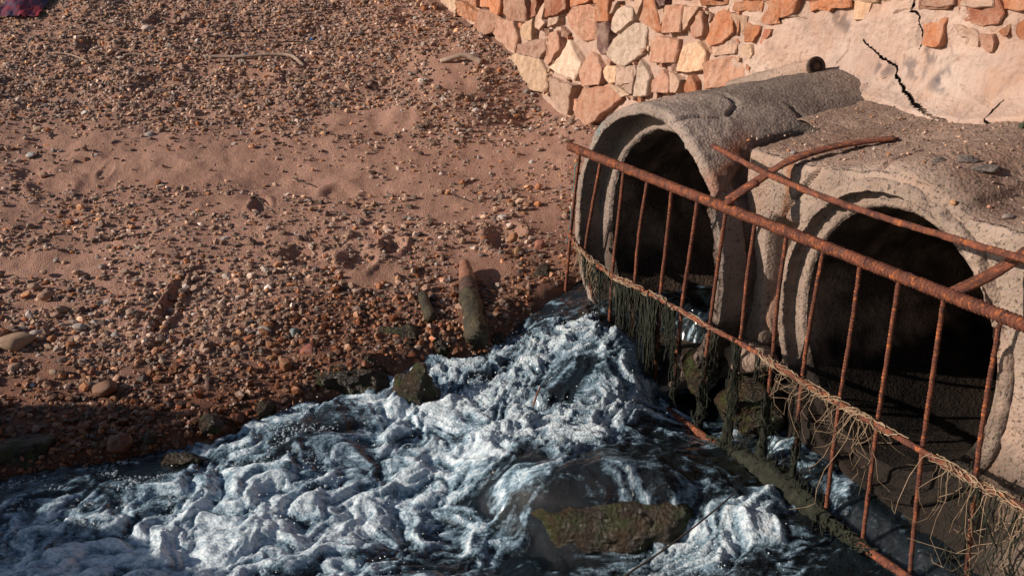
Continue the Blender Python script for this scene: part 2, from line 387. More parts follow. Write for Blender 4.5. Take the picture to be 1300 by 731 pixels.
FC = [(742, 395, .9), (690, 430, .85), (640, 470, .9), (600, 500, .9), (765, 470, .85), (720, 540, .95), (660, 560, 1), (600, 590, 1), (540, 560, .9), (500, 590, .9), (450, 640, .95), (350, 640, .95), (300, 600, .9), (200, 660, .9), (100, 680, .85), (50, 690, .8), (560, 640, .85), (480, 690, .75), (640, 690, .5), (900, 690, .72), (950, 650, .75), (860, 720, .6), (820, 510, .75), (330, 550, .7), (450, 530, .7), (420, 560, .4), (380, 545, .35), (240, 560, .3), (200, 590, .2), (120, 610, .35), (60, 620, .4), (20, 640, .4),
      (700, 598, .36), (800, 580, .24), (860, 560, .3), (900, 600, .18), (760, 608, .34), (700, 710, .15), (750, 720, .2), (590, 660, .45), (1000, 560, .45), (1050, 600, .4), (980, 700, .4), (1100, 640, .15), (1150, 690, .1), (860, 480, .35), (560, 455, .65), (620, 455, .55), (740, 462, .25), (600, 720, .55), (250, 720, .8), (0, 731, .6), (500, 460, .4), (720, 387, .6), (790, 385, .55), (-300, 650, .4), (1250, 680, .1), (1300, 731, .1), (640, 600, .4), (470, 590, .6), (660, 640, .4)]
def tps(pts, vals):
    pts = np.asarray(pts); n = len(pts)
    ph = lambda r: np.where(r > 1e-9, r*r*np.log(r+1e-12), 0)
    K = ph(np.linalg.norm(pts[:, None]-pts[None], axis=-1)) + np.eye(n)*2e-3
    Pm = np.concatenate([np.ones((n, 1)), pts], 1); A = np.block([[K, Pm], [Pm.T, np.zeros((3, 3))]])
    c = np.linalg.solve(A, np.concatenate([vals, np.zeros(3)]))
    def f(x, y):
        r = c[n] + c[n+1]*x + c[n+2]*y
        for i in range(n): r = r + c[i]*ph(np.hypot(x-pts[i, 0], y-pts[i, 1]))
        return r
    return f
_wp = [onz(u, v, z) for u, v, z in WC]; bore_in = W(.44, .7, .22); _wp.append(bore_in); _wp.append(W(.44, .35, .21))
f_w = tps([p[:2] for p in _wp], np.array([p[2] for p in _wp]))
_fp = [onz(u, v, float(f_w(*onz(u, v, .03)[:2]))) for u, v, f in FC]
f_f = tps([p[:2] for p in _fp], np.array([f for _, _, f in FC]))
def water_fields(x, y):
    xb, yb = np.clip(x, -2.4, 1.5), np.clip(y, 2.75, 5.3)
    b = np.clip(f_w(xb, yb), -.12, .24); f = np.clip(f_f(xb, yb), 0, 1)
    al, ac = -.70*x - .71*y, .71*x - .70*y
    wx = .10*fbm(x*5, y*5, 1, 2); wy = .10*fbm(x*5, y*5, 8, 2)
    q1 = billow((al+wx)*3.6, (ac+wy)*6.0, .3, 3, .45)
    q2 = billow((al+wx)*12, (ac+wy)*16, 4.3, 4, .55)
    q3 = billow((al+.4*wx)*32, (ac+.4*wy)*42, 2.3, 3, .6)
    rip = fbm(al*9, ac*16, 2.2, 3, .45)
    strk = fbm((al+wx)*3.0, (ac+wy)*11, 6.6, 4, .55)
    turb = np.clip(sst(.015, .07, b)*sst(.35, .7, f) + .8*np.exp(-(((x-.42)/.3)**2+((y-3.25)/.25)**2)), 0, 1)
    amp = .25 + .75*sst(.2, .8, f)
    z = b + amp*(.050*(q1-.36) + (.015+.021*turb)*(q2-.4) + (.002+.012*turb)*(q3-.4)) + .008*rip
    fm = np.clip(f*.98 + .42*strk + .45*(q1-.36) + .60*(q2-.4) + .2*(q3-.4) - .08, -.1, 1.0)
    ws = (x-P1[0])*D_[0] + (y-P1[1])*D_[1]; wa = (x-P1[0])*A_[0] + (y-P1[1])*A_[1]
    z = z + .065*sst(.07, .19, wa)*sst(.95, 1.15, ws)*sst(2.4, 2.1, ws)                # water standing at the near pipe's mouth
    d = y - shore(x); z = z - .9*np.clip(d-.02, 0, None)
    return z, fm, turb
def build_water():
    xs = np.concatenate([[-9, -6, -4.5, -3.6, -3.0], np.linspace(-2.4, 1.35, 640), [1.5, 1.7, 2.0, 2.5]])
    ys = np.concatenate([[-6, -3, -1, .5, 1.6, 2.2, 2.6], np.linspace(2.85, 5.1, 390), [5.25, 5.4]])
    X, Y = np.meshgrid(xs, ys, indexing='ij'); Zw, fm, tb = water_fields(X, Y)
    V = np.stack([X, Y, Zw], -1).reshape(-1, 3)
    F = gridF(len(xs), len(ys)); keep = (Y - shore(X)).ravel() < .5
    F = F[keep[F].all(1)]
    place('stream_water', mesh('stream_water', V, F, M_WATER, True, {'foam': fm.ravel(), 'turb': tb.ravel()}), kind='structure', label='white foaming stream pouring from the far pipe')
build_water()

# ------------------------------------------------------------------ concrete pipes
def groove(u, v, lines, width, depth):
    r = 0
    for ln in lines:
        ln = np.asarray(ln, float); dd = polydist(u + .006*pn(u*30, v*30, 1.), v + .006*pn(u*30, v*30, 5.), ln)
        r = r + depth*np.exp(-(dd/width)**2)
    return r
def cylhit(u, v, c0, slope, Rr):
    r = ray(u, v); best = None
    for t in np.linspace(2, 8, 6000):
        p = EYE + t*r; s, a, z = SA(p); l = a - c0[1]
        if np.hypot(s-c0[0], z-(c0[2]+slope*l)) < Rr and l > -.01: return l, math.atan2(z-(c0[2]+slope*l), s-c0[0])
    return None
def pipe_mesh(c0, slope, Ro, Rs, Rb, sock, length, bore_len, mod, nseg=360):
    prof = []
    def seg(p, q, step):
        n = max(1, int(math.hypot(q[0]-p[0], q[1]-p[1])/step)); 
        for i in range(n): prof.append((p[0]+(q[0]-p[0])*i/n, p[1]+(q[1]-p[1])*i/n))
    seg((length, Ro), (.012, Ro), .011); seg((.012, Ro), (0, Ro-.010), .006); seg((0, Ro-.010), (0, Rs+.006), .007)
    k1 = len(prof); seg((0, Rs+.006), (sock, Rs), .010); seg((sock, Rs), (sock, Rb+.008), .008); seg((sock, Rb+.008), (sock+.012, Rb), .006)
    k2 = len(prof); seg((sock+.012, Rb), (bore_len, Rb), .03); prof.append((bore_len, Rb)); prof.append((bore_len, .01))
    pr = np.array(prof); th = np.arange(nseg)/nseg*2*np.pi
    TH, L = np.meshgrid(th, pr[:, 0], indexing='ij'); Rr = np.broadcast_to(pr[:, 1][None], TH.shape).copy()
    ix = np.broadcast_to(np.arange(len(pr))[None], TH.shape)
    Rr, L, colr = mod(TH, L, Rr, ix, k1, k2)
    V = W(c0[0] + Rr*np.cos(TH), c0[1] + L, c0[2] + slope*L + Rr*np.sin(TH))
    F = gridF(nseg, len(pr), True)
    return V.reshape(-1, 3), F, colr.reshape(-1, 3), len(pr), k1, k2
def split(V, F, sel):
    F = F[sel]; ids, inv = np.unique(F, return_inverse=True); return V[ids], inv.reshape(F.shape), ids

PA = (.44, .08, .53); PA_S = .085; PA_R = (.55, .505, .43)
ck1 = [cylhit(u, v, PA, PA_S, .55) for u, v in [(852, 156), (868, 150), (893, 147), (917, 150)]]
ck2 = [cylhit(u, v, PA, PA_S, .55) for u, v in [(925, 147), (935, 133), (925, 124), (912, 120)]]
ck3 = [cylhit(u, v, PA, PA_S, .55) for u, v in [(1000, 130), (1012, 142), (1018, 152)]]
ck4 = [cylhit(u, v, PA, PA_S, .55) for u, v in [(868, 170), (880, 190), (886, 215)]]
cks = [[(l, t*.55) for l, t in filter(None, c)] for c in (ck1, ck2, ck3, ck4)]; cks = [c for c in cks if len(c) > 1]
brk = [cylhit(u, v, PA, PA_S, .55) for u, v in [(889, 222), (945, 182)]]
def modA(TH, L, Rr, ix, k1, k2):
    out = ix < k1; t = np.where(TH > np.pi*1.5, TH-2*np.pi, TH); arc = t*.55
    X, Y = np.cos(TH)*Rr*1.0, np.sin(TH)*Rr
    n = fbm(X*7, Y*7, L*7, 4); nn = fbm(X*28, Y*28, L*28, 3)
    Rr = Rr + .006*n*out + .003*nn + .004*n*(~out)
    rim = np.exp(-(L/.03)**2)
    L = L + rim*(.006*fbm(X*9, Y*9, 3., 5, .65)) + .014*rim*np.clip(pn(X*4, Y*4, 7.7), 0, 1)
    Rr = Rr - out*groove(L, arc, cks, .006, .022)
    th_b = np.interp(L, [0, .25], [.62, .95]); low = sst(th_b, th_b-.06, t)*sst(-1.3, -.8, t)*sst(.5, .35, L)
    Rr = Rr - low*out*.055*(1+.25*n)
    band = np.exp(-((t-th_b)/.05)**2)*out*sst(.5, .3, L)
    Rr = Rr - .012*band*np.abs(nn+.3)
    col = np.ones(TH.shape + (3,))
    rust = np.clip(np.exp(-((t-th_b-.06)/.10)**2)*out*sst(.3, .2, L)*(.7+n), 0, 1)[..., None]
    col = col*(1-rust) + rust*np.array([.75, .32, .16])
    st = (low*out)[..., None]*np.clip(.7+.5*n[..., None], 0, 1); col = col*(1-st) + st*np.array([.26, .21, .18])
    teal = (np.exp(-((t-2.30)/.08)**2)*(L < .05)*out*sst(-.1, .35, nn+.2))[..., None]; col = col*(1-teal) + teal*np.array([.72, 1.1, 1.3])
    top = (sst(.5, 1.1, t)*sst(.22, .36, L)*out)[..., None]; col = col*(1-.38*top)
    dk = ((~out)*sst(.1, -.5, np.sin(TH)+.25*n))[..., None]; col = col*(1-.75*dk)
    return Rr, L, col
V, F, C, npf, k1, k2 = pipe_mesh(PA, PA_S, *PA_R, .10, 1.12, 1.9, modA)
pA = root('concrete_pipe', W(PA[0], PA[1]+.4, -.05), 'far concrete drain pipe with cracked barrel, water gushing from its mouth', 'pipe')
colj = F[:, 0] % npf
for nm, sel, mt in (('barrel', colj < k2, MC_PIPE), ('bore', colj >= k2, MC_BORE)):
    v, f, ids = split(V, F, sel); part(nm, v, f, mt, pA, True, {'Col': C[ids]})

PB = (1.58, .20, .53); PB_R = (.50, .455, .405)
def modB(TH, L, Rr, ix, k1, k2):
    out = ix < k1; t = np.where(TH > np.pi*1.5, TH-2*np.pi, TH)
    X, Y = np.cos(TH)*Rr, np.sin(TH)*Rr
    n = fbm(X*8+3, Y*8, L*8, 4); nn = fbm(X*30, Y*30, L*30, 3)
    Rr = Rr + .003*n + .002*nn
    chip = np.clip(fbm(X*9, Y*9, 2.7, 3)*sst(.1, .5, t)*sst(1.45, 1.2, t)+.15, 0, 1)*np.exp(-((L)/.03)**2)
    L = L + np.exp(-(L/.03)**2)*(.006*nn) + .03*chip*out
    Rr = Rr - out*chip*.03
    g = groove(L*0 + Rr, t*.5, [[(.40, 1.50*.5), (.52, 1.56*.5)], [(.40, 1.15*.5), (.47, 1.30*.5)], [(.42, 2.2*.5), (.52, 2.35*.5)]], .005, .02)
    L = L + g
    col = np.ones(TH.shape + (3,)); s = (chip*out)[..., None]; col = col*(1-.3*s)
    col = col*(1 - (.30*np.clip(n, 0, 1))[..., None])
    dk = sst(-.15, -.6, np.sin(TH)+.25*n)[..., None]; col = col*(1-.94*dk*np.array([1., 1., 1.]))  # shade painted into the colour of the lower rim and bore
    col = col*(1 - .6*(np.exp(-((t-2.75)/.12)**2)*np.clip(.3+nn, 0, 1))[..., None])
    return Rr, L, col
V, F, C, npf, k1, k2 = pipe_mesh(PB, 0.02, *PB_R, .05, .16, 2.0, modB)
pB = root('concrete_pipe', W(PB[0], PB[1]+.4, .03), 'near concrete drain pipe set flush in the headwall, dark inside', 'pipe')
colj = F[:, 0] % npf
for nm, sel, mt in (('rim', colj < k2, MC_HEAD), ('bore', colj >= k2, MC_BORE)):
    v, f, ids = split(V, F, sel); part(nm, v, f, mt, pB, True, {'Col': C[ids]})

# ------------------------------------------------------------------ headwall block and its top slab
EDGE_S = [.5, .78, .93, 1.10, 1.29, 1.46, 1.58, 1.70, 1.805, 1.825, 2.06, 2.6, 3.4]
EDGE_Z = [1.0, .995, .985, .983, 1.005, 1.03, 1.04, 1.03, 1.0, .978, .985, 1.0, 1.0]
def slab_z(s, a):
    e = np.interp(s, EDGE_S, EDGE_Z)
    bul = .035*np.exp(-((s-1.60)/.22)**2)*sst(.2, .32, a)
    return e + (a-.22)*.135 + bul + .006*fbm(s*6, a*6, 2., 4) + .004*fbm(s*28, a*28, 2.5, 3)
def build_headwall():
    ss = np.concatenate([np.arange(.50, 2.45, .008), [2.6, 2.9, 3.4, 4.2]])
    zt = np.linspace(0, 1, 135); at = np.concatenate([np.arange(.225, 1.12, .008)])
    S1, T1 = np.meshgrid(ss, zt, indexing='ij'); E = slab_z(S1, .225)
    Zf = -.25 + (E+.25)*T1
    n = fbm(S1*6, Zf*6, 8., 4); nn = fbm(S1*25, Zf*25, 9., 3)
    right = sst(1.95, 2.1, S1)
    rec = .10*sst(.98, 1.02, S1)*sst(1.16, 1.12, S1)*sst(.80, .74, Zf)              # hollow where loose stones sit
    low = sst(.55, .2, Zf)
    Af = .225 + .008*n + .003*nn + rec + .05*low*n*right + .010*np.exp(-((Zf-E)/.012)**2)
    cr = [[(1.02, .70), (1.06, .80), (1.12, .88), (1.17, .93), (1.22, .985)], [(2.12, .9), (2.18, .6), (2.14, .45), (2.2, .2)], [(1.86, .92), (1.92, .80), (1.98, .74)]]
    Af = Af + groove(S1, Zf, cr, .006, .03)
    VF = W(S1, Af, Zf)
    S2, A2 = np.meshgrid(ss, at[1:], indexing='ij'); Zt = slab_z(S2, A2)
    cr2 = []
    for ln in [[(1050, 222), (1098, 216), (1130, 208), (1180, 200), (1230, 192), (1300, 184)], [(980, 203), (1010, 196)]]:
        q = []
        for u, v in ln: p = onz(u, v, 1.05); s, a, _ = SA(p); q.append((s, a))
        cr2.append(q)
    Zt = Zt - groove(S2, A2, cr2, .008, .018) - .005*np.exp(-((A2-.225)/.012)**2)
    VT = W(S2, A2, Zt)
    V = np.concatenate([VF, VT], 1); nv = V.shape[1]; F = gridF(len(ss), nv)
    cs = np.concatenate([S1, S2], 1).ravel()[F].mean(1); cz = V[..., 2].ravel()[F].mean(1); fr = (F % nv).max(1) < len(zt)
    F = F[~((np.hypot(cs-PB[0], cz-PB[2]) < .478) & fr) & ~(fr & (cs < .87) & (cz < 1.1))]; ca = np.concatenate([Af, A2], 1).ravel()[F].mean(1); cs = np.concatenate([S1, S2], 1).ravel()[F].mean(1)
    F = F[~((cs < .87 + .01*pn(ca*20, 1., 2.)) & (ca < .52))]
    col = np.ones(V.shape[:2] + (3,))
    sandy = np.zeros(V.shape[:2]); sandy[:, len(zt):] = sst(.235, .30, A2 + .04*fbm(S2*7, A2*7, 1., 3))
    patch = np.zeros_like(sandy); patch[:, len(zt):] = sst(.0, .3, fbm(S2*3, A2*3, 4., 4))*.25 + .35*np.exp(-(((S2-1.85)/.22)**2+((A2-.42)/.15)**2))
    col = col*(1 - sandy[..., None]*np.array([.14, .20, .22])) * (1-patch[..., None]*np.array([.5, .6, .65]))
    shade_grime = np.zeros_like(sandy); shade_grime[:, :len(zt)] = .94*sst(.46, .20, Zf + .12*n)*sst(2.25, 2.0, S1) + .5*sst(.4, .1, Zf+.1*n)*sst(2.0, 2.25, S1) + .3*np.clip(n, 0, 1)*right  # painted shade low on the face, plus blotchy grime at right
    rs = np.zeros_like(sandy); rs[:, :len(zt)] = np.exp(-((S1-1.07+.03*n)/.018)**2)*sst(.6, .9, Zf)
    col = col*(1-shade_grime[..., None]); col = col*(1-.75*rs[..., None]) + .75*rs[..., None]*np.array([.75, .36, .18])
    hw = root('headwall', W(1.6, .6, -.25), 'cracked concrete headwall block with sandy top around the near pipe', 'headwall')
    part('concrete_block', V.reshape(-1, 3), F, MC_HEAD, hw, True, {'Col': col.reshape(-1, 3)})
    A3, Z3 = np.meshgrid(np.linspace(.222, .54, 40), np.linspace(-.2, 1, 90), indexing='ij'); E3 = slab_z(np.full(A3.shape, .87), A3)
    Z3 = np.minimum(Z3, E3 - .002); V3 = W(.868 + .006*fbm(A3*12, Z3*12, 3., 3), A3, Z3)
    part('block_side', V3.reshape(-1, 3), gridF(40, 90), MC_HEAD, hw, True, {'Col': np.full((3600, 3), .85)})
    return hw
HEADWALL = build_headwall()

# ------------------------------------------------------------------ stone retaining wall
WA = .985                                               # depth of the stones' front faces
wall = root('stone_wall', W(-1.0, WA, .3), 'rubble stone retaining wall of orange and cream stones with pale mortar', 'wall')
POLY = []   # (offset u, offset v, polygon in 6.5x pixels, colour)
OR, PK, CR, RD, BR, TA, PU, WH = (.46, .185, .09), (.54, .29, .20), (.64, .43, .29), (.37, .14, .08), (.38, .21, .15), (.55, .365, .275), (.18, .095, .082), (.68, .53, .425)
def S_(ou, ov, c, *pts): POLY.append(([(ou + x/6.5, ov + y/6.5) for x, y in pts], c))
a_ = (550, 0)
S_(*a_, CR, (100,-20),(180,-20),(205,55),(185,95),(130,60)); S_(*a_, OR, (265,-20),(365,-20),(370,65),(310,25)); S_(*a_, OR, (230,20),(255,10),(365,110),(360,210),(225,120))
S_(*a_, OR, (385,-20),(580,-20),(560,60),(550,125),(490,95),(480,60),(380,60)); S_(*a_, BR, (580,-20),(790,-20),(800,100),(770,175),(660,175),(572,120))
S_(*a_, PK, (395,80),(485,98),(545,150),(500,265),(430,300),(365,240)); S_(*a_, PK, (550,160),(665,182),(705,330),(690,430),(620,390),(510,275)); S_(*a_, RD, (815,-20),(900,-20),(858,130),(805,145))
S_(*a_, RD, (930,-20),(1112,-20),(1108,70),(1050,115),(935,145),(922,110)); S_(*a_, CR, (720,250),(760,195),(845,160),(840,230),(828,300),(835,338),(760,325),(715,285)); S_(*a_, TA, (868,135),(910,30),(928,80),(912,150),(938,190),(900,250),(858,225))
S_(*a_, OR, (1150,-20),(1300,-20),(1298,15),(1155,62)); S_(*a_, PK, (1150,130),(1200,62),(1310,46),(1350,72),(1315,325),(1222,338),(1150,228))
S_(*a_, PK, (720,370),(925,320),(935,415),(870,478),(780,455),(700,440)); S_(*a_, PK, (985,275),(1040,255),(1062,330),(1058,415),(1000,478),(930,540),(892,482),(958,400))
S_(*a_, WH, (1120,335),(1200,450),(1245,540),(1192,652),(1060,608),(962,560),(1060,470),(1090,400)); S_(*a_, CR, (652,485),(700,448),(865,490),(915,600),(925,700),(900,760),(650,700)); S_(*a_, TA, (960,160),(1050,138),(1052,185),(990,210),(952,228))
a_ = (640, 60)
S_(*a_, PK, (722,45),(758,70),(818,190),(802,302),(662,322),(642,250),(652,180)); S_(*a_, CR, (822,200),(860,155),(928,165),(943,210),(932,288),(872,292),(848,250)); S_(*a_, PK, (655,350),(858,310),(886,322),(950,425),(840,520),(725,640),(690,690),(605,580),(625,500),(628,420))
S_(*a_, TA, (382,245),(480,294),(612,316),(560,450),(540,556),(500,540),(360,430)); S_(*a_, CR, (908,312),(960,332),(1038,392),(972,410)); S_(*a_, WH, (1115,170),(1140,112),(1198,250),(1178,400),(1078,400),(1102,260)); S_(*a_, TA, (965,172),(1078,155),(1086,260),(1066,380),(1040,370),(955,290)); S_(*a_, PK, (600,425),(622,430),(630,540),(600,560),(578,520))
a_ = (740, 0)
S_(*a_, OR, (135,-20),(225,-20),(213,172),(132,178)); S_(*a_, PU, (120,205),(200,188),(236,260),(222,438),(160,448),(117,400)); S_(*a_, WH, (300,80),(350,52),(428,80),(432,168),(370,198),(290,278),(254,240),(268,150))
S_(*a_, WH, (382,234),(430,202),(500,210),(490,428),(370,540),(300,516),(254,450),(292,322)); S_(*a_, OR, (532,-20),(600,-20),(638,110),(664,255),(630,272),(475,165)); S_(*a_, PK, (692,48),(826,48),(820,268),(684,268),(682,170)); S_(*a_, PK, (577,332),(640,304),(786,332),(786,420),(758,516),(574,512))
S_(*a_, CR, (862,374),(970,350),(1016,430),(1006,568),(900,596),(784,588),(824,450)); S_(*a_, OR, (1105,108),(1160,84),(1246,112),(1266,260),(1180,340),(1058,382),(1018,330),(1062,200)); S_(*a_, PK, (892,222),(988,98),(1010,112),(1006,288),(930,322),(884,290)); S_(*a_, OR, (982,-20),(1206,-20),(1198,42),(988,46))
S_(*a_, PK, (1022,522),(1150,484),(1240,458),(1300,540),(1355,640),(1370,690),(1050,730),(1030,620)); S_(*a_, PK, (602,662),(655,580),(716,660),(726,760),(592,760)); S_(*a_, OR, (852,692),(905,625),(946,680),(956,760),(842,760)); S_(*a_, TA, (702,594),(800,644),(836,662),(800,760),(745,760)); S_(*a_, TA, (1082,394),(1266,364),(1256,438),(1082,466)); S_(*a_, TA, (266,20),(310,12),(262,98),(238,116)); S_(*a_, OR, (1280,60),(1300,100),(1296,240),(1284,300)); S_(*a_, TA, (640,80),(672,74),(676,160),(662,200)); S_(*a_, TA, (440,-20),(515,-20),(470,120),(440,70)); S_(*a_, PU, (610,-20),(690,-20),(688,36),(640,60))
S_(*a_, TA, (835,60),(960,70),(880,210),(840,250)); S_(*a_, TA, (310,560),(430,540),(450,590),(420,680),(320,700))
a_ = (920, 0)
S_(*a_, OR, (100,20),(328,-20),(300,98),(74,88)); S_(*a_, OR, (335,-20),(640,-20),(588,108),(430,158),(465,188),(390,206),(284,188),(368,60)); S_(*a_, OR, (187,194),(298,222),(288,280),(240,346),(152,342)); S_(*a_, CR, (157,374),(218,368),(242,450),(213,490),(162,440)); S_(*a_, RD, (322,244),(406,244),(398,290),(320,366),(284,356)); S_(*a_, TA, (82,114),(198,142),(142,288),(100,250))
S_(*a_, OR, (670,-20),(1060,-20),(1050,60),(900,66),(880,98),(760,78),(720,98)); S_(*a_, CR, (1080,-20),(1238,-20),(1198,80),(1162,162),(1078,162))
a_ = (1100, 0)
S_(*a_, RD, (432,-20),(708,-20),(688,78),(442,72)); S_(*a_, OR, (472,154),(656,154),(636,368),(600,396),(464,372)); S_(*a_, RD, (757,-20),(1106,-20),(1152,110),(1108,188),(960,216),(744,182)); S_(*a_, TA, (734,204),(908,244),(936,290),(926,382),(842,382),(822,300),(764,292)); S_(*a_, PK, (952,284),(1058,294),(1072,350),(1048,428),(1000,428),(952,380)); S_(*a_, OR, (1102,260),(1196,196),(1182,288),(1150,302)); S_(*a_, OR, (1262,200),(1312,154),(1400,180),(1400,340),(1282,328),(1248,280)); S_(*a_, OR, (1222,-30),(1400,-30),(1400,100),(1312,20))

def wall_base_z(s): return np.interp(s, [-6, -3.6, -2.5, -1.6, -.6, .0, .3, 2, 4], [.9, .8, .5, .35, .25, .3, .95, 1.0, 1.0])
PLASTER = [ona(u, v, WA) for u, v in [(940, 125), (946, 84), (958, 62), (985, 32), (1002, 24), (1050, 18), (1090, 26), (1160, -6), (1162, 14), (1170, 30), (1168, 58), (1195, 64), (1240, 62), (1262, 70), (1300, 62), (1420, 60), (1420, 260), (940, 260)]]
CRACKS = [([(1098, 51), (1110, 62), (1125, 74), (1143, 84), (1145, 94), (1155, 104), (1168, 116), (1185, 129), (1210, 140), (1240, 152)], .0075, .05), ([(1162, -8), (1161, 8), (1158, 13), (1168, 20), (1169, 40), (1171, 52), (1168, 60)], .006, .035), ([(1107, 111), (1122, 104), (1138, 96)], .003, .012),
          ([(1137, 17), (1150, 13), (1158, 12)], .003, .012), ([(990, 25), (1005, 22), (1022, 25)], .005, .02), ([(1081, 50), (1078, 64), (1068, 82)], .003, .01), ([(1225, 58), (1228, 45), (1226, 40)], .004, .015), ([(1288, 127), (1283, 138), (1292, 152), (1300, 154)], .006, .03), ([(1225, 110), (1245, 122), (1275, 132)], .003, .012), ([(1203, 60), (1212, 72), (1220, 78)], .004, .015)]
CRACKS = [([tuple(ona(u, v, WA)) for u, v in ln], wd, dp) for ln, wd, dp in CRACKS]
GREY = [([tuple(ona(u, v, WA)) for u, v in ln], r) for ln, r in [([(1124, 86), (1136, 88)], .03), ([(1158, 84), (1172, 92)], .035), ([(1178, 66), (1182, 74)], .025), ([(1196, 98), (1204, 92)], .02), ([(1192, 106), (1214, 112)], .025), ([(1060, 18), (1074, 32)], .035)]]
def build_wall():
    ss = np.concatenate([[-14, -9, -6.5, -5.4, -4.8], np.arange(-4.4, -.5, .013), np.arange(-.5, 1.3, .0042), np.arange(1.3, 1.75, .013), [1.9, 2.2, 2.8, 4, 7, 12]])
    zz = np.concatenate([[-.3, 0, .15], np.arange(.28, .95, .014), np.arange(.95, 1.45, .0042), [1.49, 1.52, 1.56, 1.62, 1.7, 1.8]])
    S, Zv = np.meshgrid(ss, zz, indexing='ij')
    pm = inpoly(S, Zv, [tuple(p) for p in PLASTER]).astype(float)
    dpl = polydist(S, Zv, [tuple(p) for p in PLASTER]); pm = np.where(pm > 0, sst(-.02, .02, dpl), sst(.02, -.02, dpl)*.999)
    zone = np.maximum(pm, sst(-.75, -.35, S)*.75)
    n = fbm(S*9, Zv*9, 3., 5, .55); nl = fbm(S*2.2, Zv*2.2, 5., 3)
    A = WA + .026*(1-zone) + .010*n*(1-.6*pm) + .010*nl - .004*pm
    base = slab_z(S, .96); A = A - .13*np.exp(-np.clip(Zv-base, 0, 9)/.05)*sst(.18, .5, S)
    A = A + .0035*pm*fbm(S*45, Zv*45, 4., 3)
    Sw, Zw_ = S + .007*fbm(S*25, Zv*25, 1., 3), Zv + .007*fbm(S*25, Zv*25, 5., 3)
    dcr = np.full(S.shape, 9.)
    for ln, wd, dp in CRACKS[:3] + CRACKS[7:8]: dcr = np.minimum(dcr, polydist(Sw, Zw_, ln)/wd*(1 + .5*pn(S*18, Zv*18, 3.)))
    for ln, wd, dp in CRACKS[3:7] + CRACKS[8:]: A = A + dp*sst(wd*1.05, wd*.45, polydist(Sw, Zw_, ln) + .3*wd*pn(S*30, Zv*30, 8.))
    col = np.ones(S.shape + (3,))
    col = col*(1 + pm[..., None]*np.array([.0, .03, .05])*(1+2*nl[..., None])); col = col*(1-.22*np.clip(fbm(S*14, Zv*14, 11., 4), 0, 1))[..., None]
    for ln, r in GREY:
        g = np.exp(-(polydist(S, Zv, ln)/r)**4)*sst(-.15, .25, fbm(S*22, Zv*14, 6., 3)+.1); col = col*(1-.55*g[..., None]*np.array([.9, .85, .75]))
    V = W(S, A, Zv); Vt = W(ss, np.full(len(ss), WA+.5), np.full(len(ss), 1.8))[:, None]
    V = np.concatenate([V, Vt], 1); col = np.concatenate([col, np.ones((len(ss), 1, 3))], 1)
    F = gridF(len(ss), V.shape[1]); cs = np.repeat(ss, V.shape[1])[F].min(1); cz = V[..., 2].ravel()[F].max(1); dc = np.concatenate([dcr, np.full((len(ss), 1), 9.)], 1).ravel()[F].mean(1); F = F[~((cs > -.1) & (cz < .93)) & (dc > .7)]
    core = W(np.array([-14, 12., 12, -14]), WA+.16, np.array([.94, .94, 1.79, 1.79])); part('wall_core', core, np.array([[0, 1, 2, 3]]), M_MORTAR, wall, False, {'Col': np.full((4, 3), .8)})
    part('mortar_face', V.reshape(-1, 3), F, M_MORTAR, wall, True, {'Col': col.reshape(-1, 3)})
build_wall()
def wall_stone(poly, colr, seed, proud):
    r = np.random.default_rng(seed); P = np.asarray(poly, float); c = P.mean(0)
    P = c + (P-c)*1.05; q = []
    for A0, B0 in zip(P, np.roll(P, -1, 0)):
        m = max(2, int(round(np.linalg.norm(B0-A0)/.022))); q += [A0 + (B0-A0)*t/m for t in range(m)]
    q = np.array(q); q = q + .005*np.stack([fbm(q[:, 0]*22, q[:, 1]*22, seed*1.3, 2), fbm(q[:, 0]*22, q[:, 1]*22, seed*1.3+50, 2)], -1)
    n = len(q); size = np.linalg.norm(q-c, axis=1).mean()
    tilt = r.normal(0, .09, 2); rings = []
    for fr, dep in ((1.0, .075), (1.0, .004), (1.0, .004), (.955, -.002), (.955, -.002), (.72, -.002), (.38, -.002)):
        xy = c + (q-c)*fr
        rough = .013*fbm(xy[:, 0]*9, xy[:, 1]*9, seed*.77, 4)*(dep < .05)
        rings.append(W(xy[:, 0], WA - proud + dep + rough + (dep < .05)*((xy-c)@tilt), xy[:, 1]))
    cc = W(c[0], WA - proud - .002 + .013*fbm(np.array([c[0]*9]), np.array([c[1]*9]), seed*.77, 4)[0], c[1])
    V = np.concatenate(rings + [cc[None]]); i = np.arange(6)[:, None]; j = np.arange(n)[None]
    Q = np.stack([i*n+j, i*n+(j+1) % n, (i+1)*n+(j+1) % n, (i+1)*n+j], -1)[[0, 2, 4, 5]].reshape(-1, 4); jj = np.arange(n)
    T = np.stack([6*n+jj, 6*n+(jj+1) % n, np.full(n, 7*n)], -1)
    o = part('stone', V, [Q, T], M_STONE, wall, True)
    k = 1 + r.normal(0, .12); h = r.normal(.01, .03)
    o.color = (*(np.clip(np.array(colr)*k*np.array([1+h, 1, 1-h]), 0, .9)), 1)
TRACED = []
for i, (pl, c) in enumerate(POLY):
    q = [ona(u, v, WA) for u, v in pl]; TRACED.append(q)
    smid = np.mean([x[0] for x in q]); wall_stone(q, c, i+1, .012 - .009*float(sst(-.8, -.2, smid)))
r_c = np.random.default_rng(31); nchip = 0
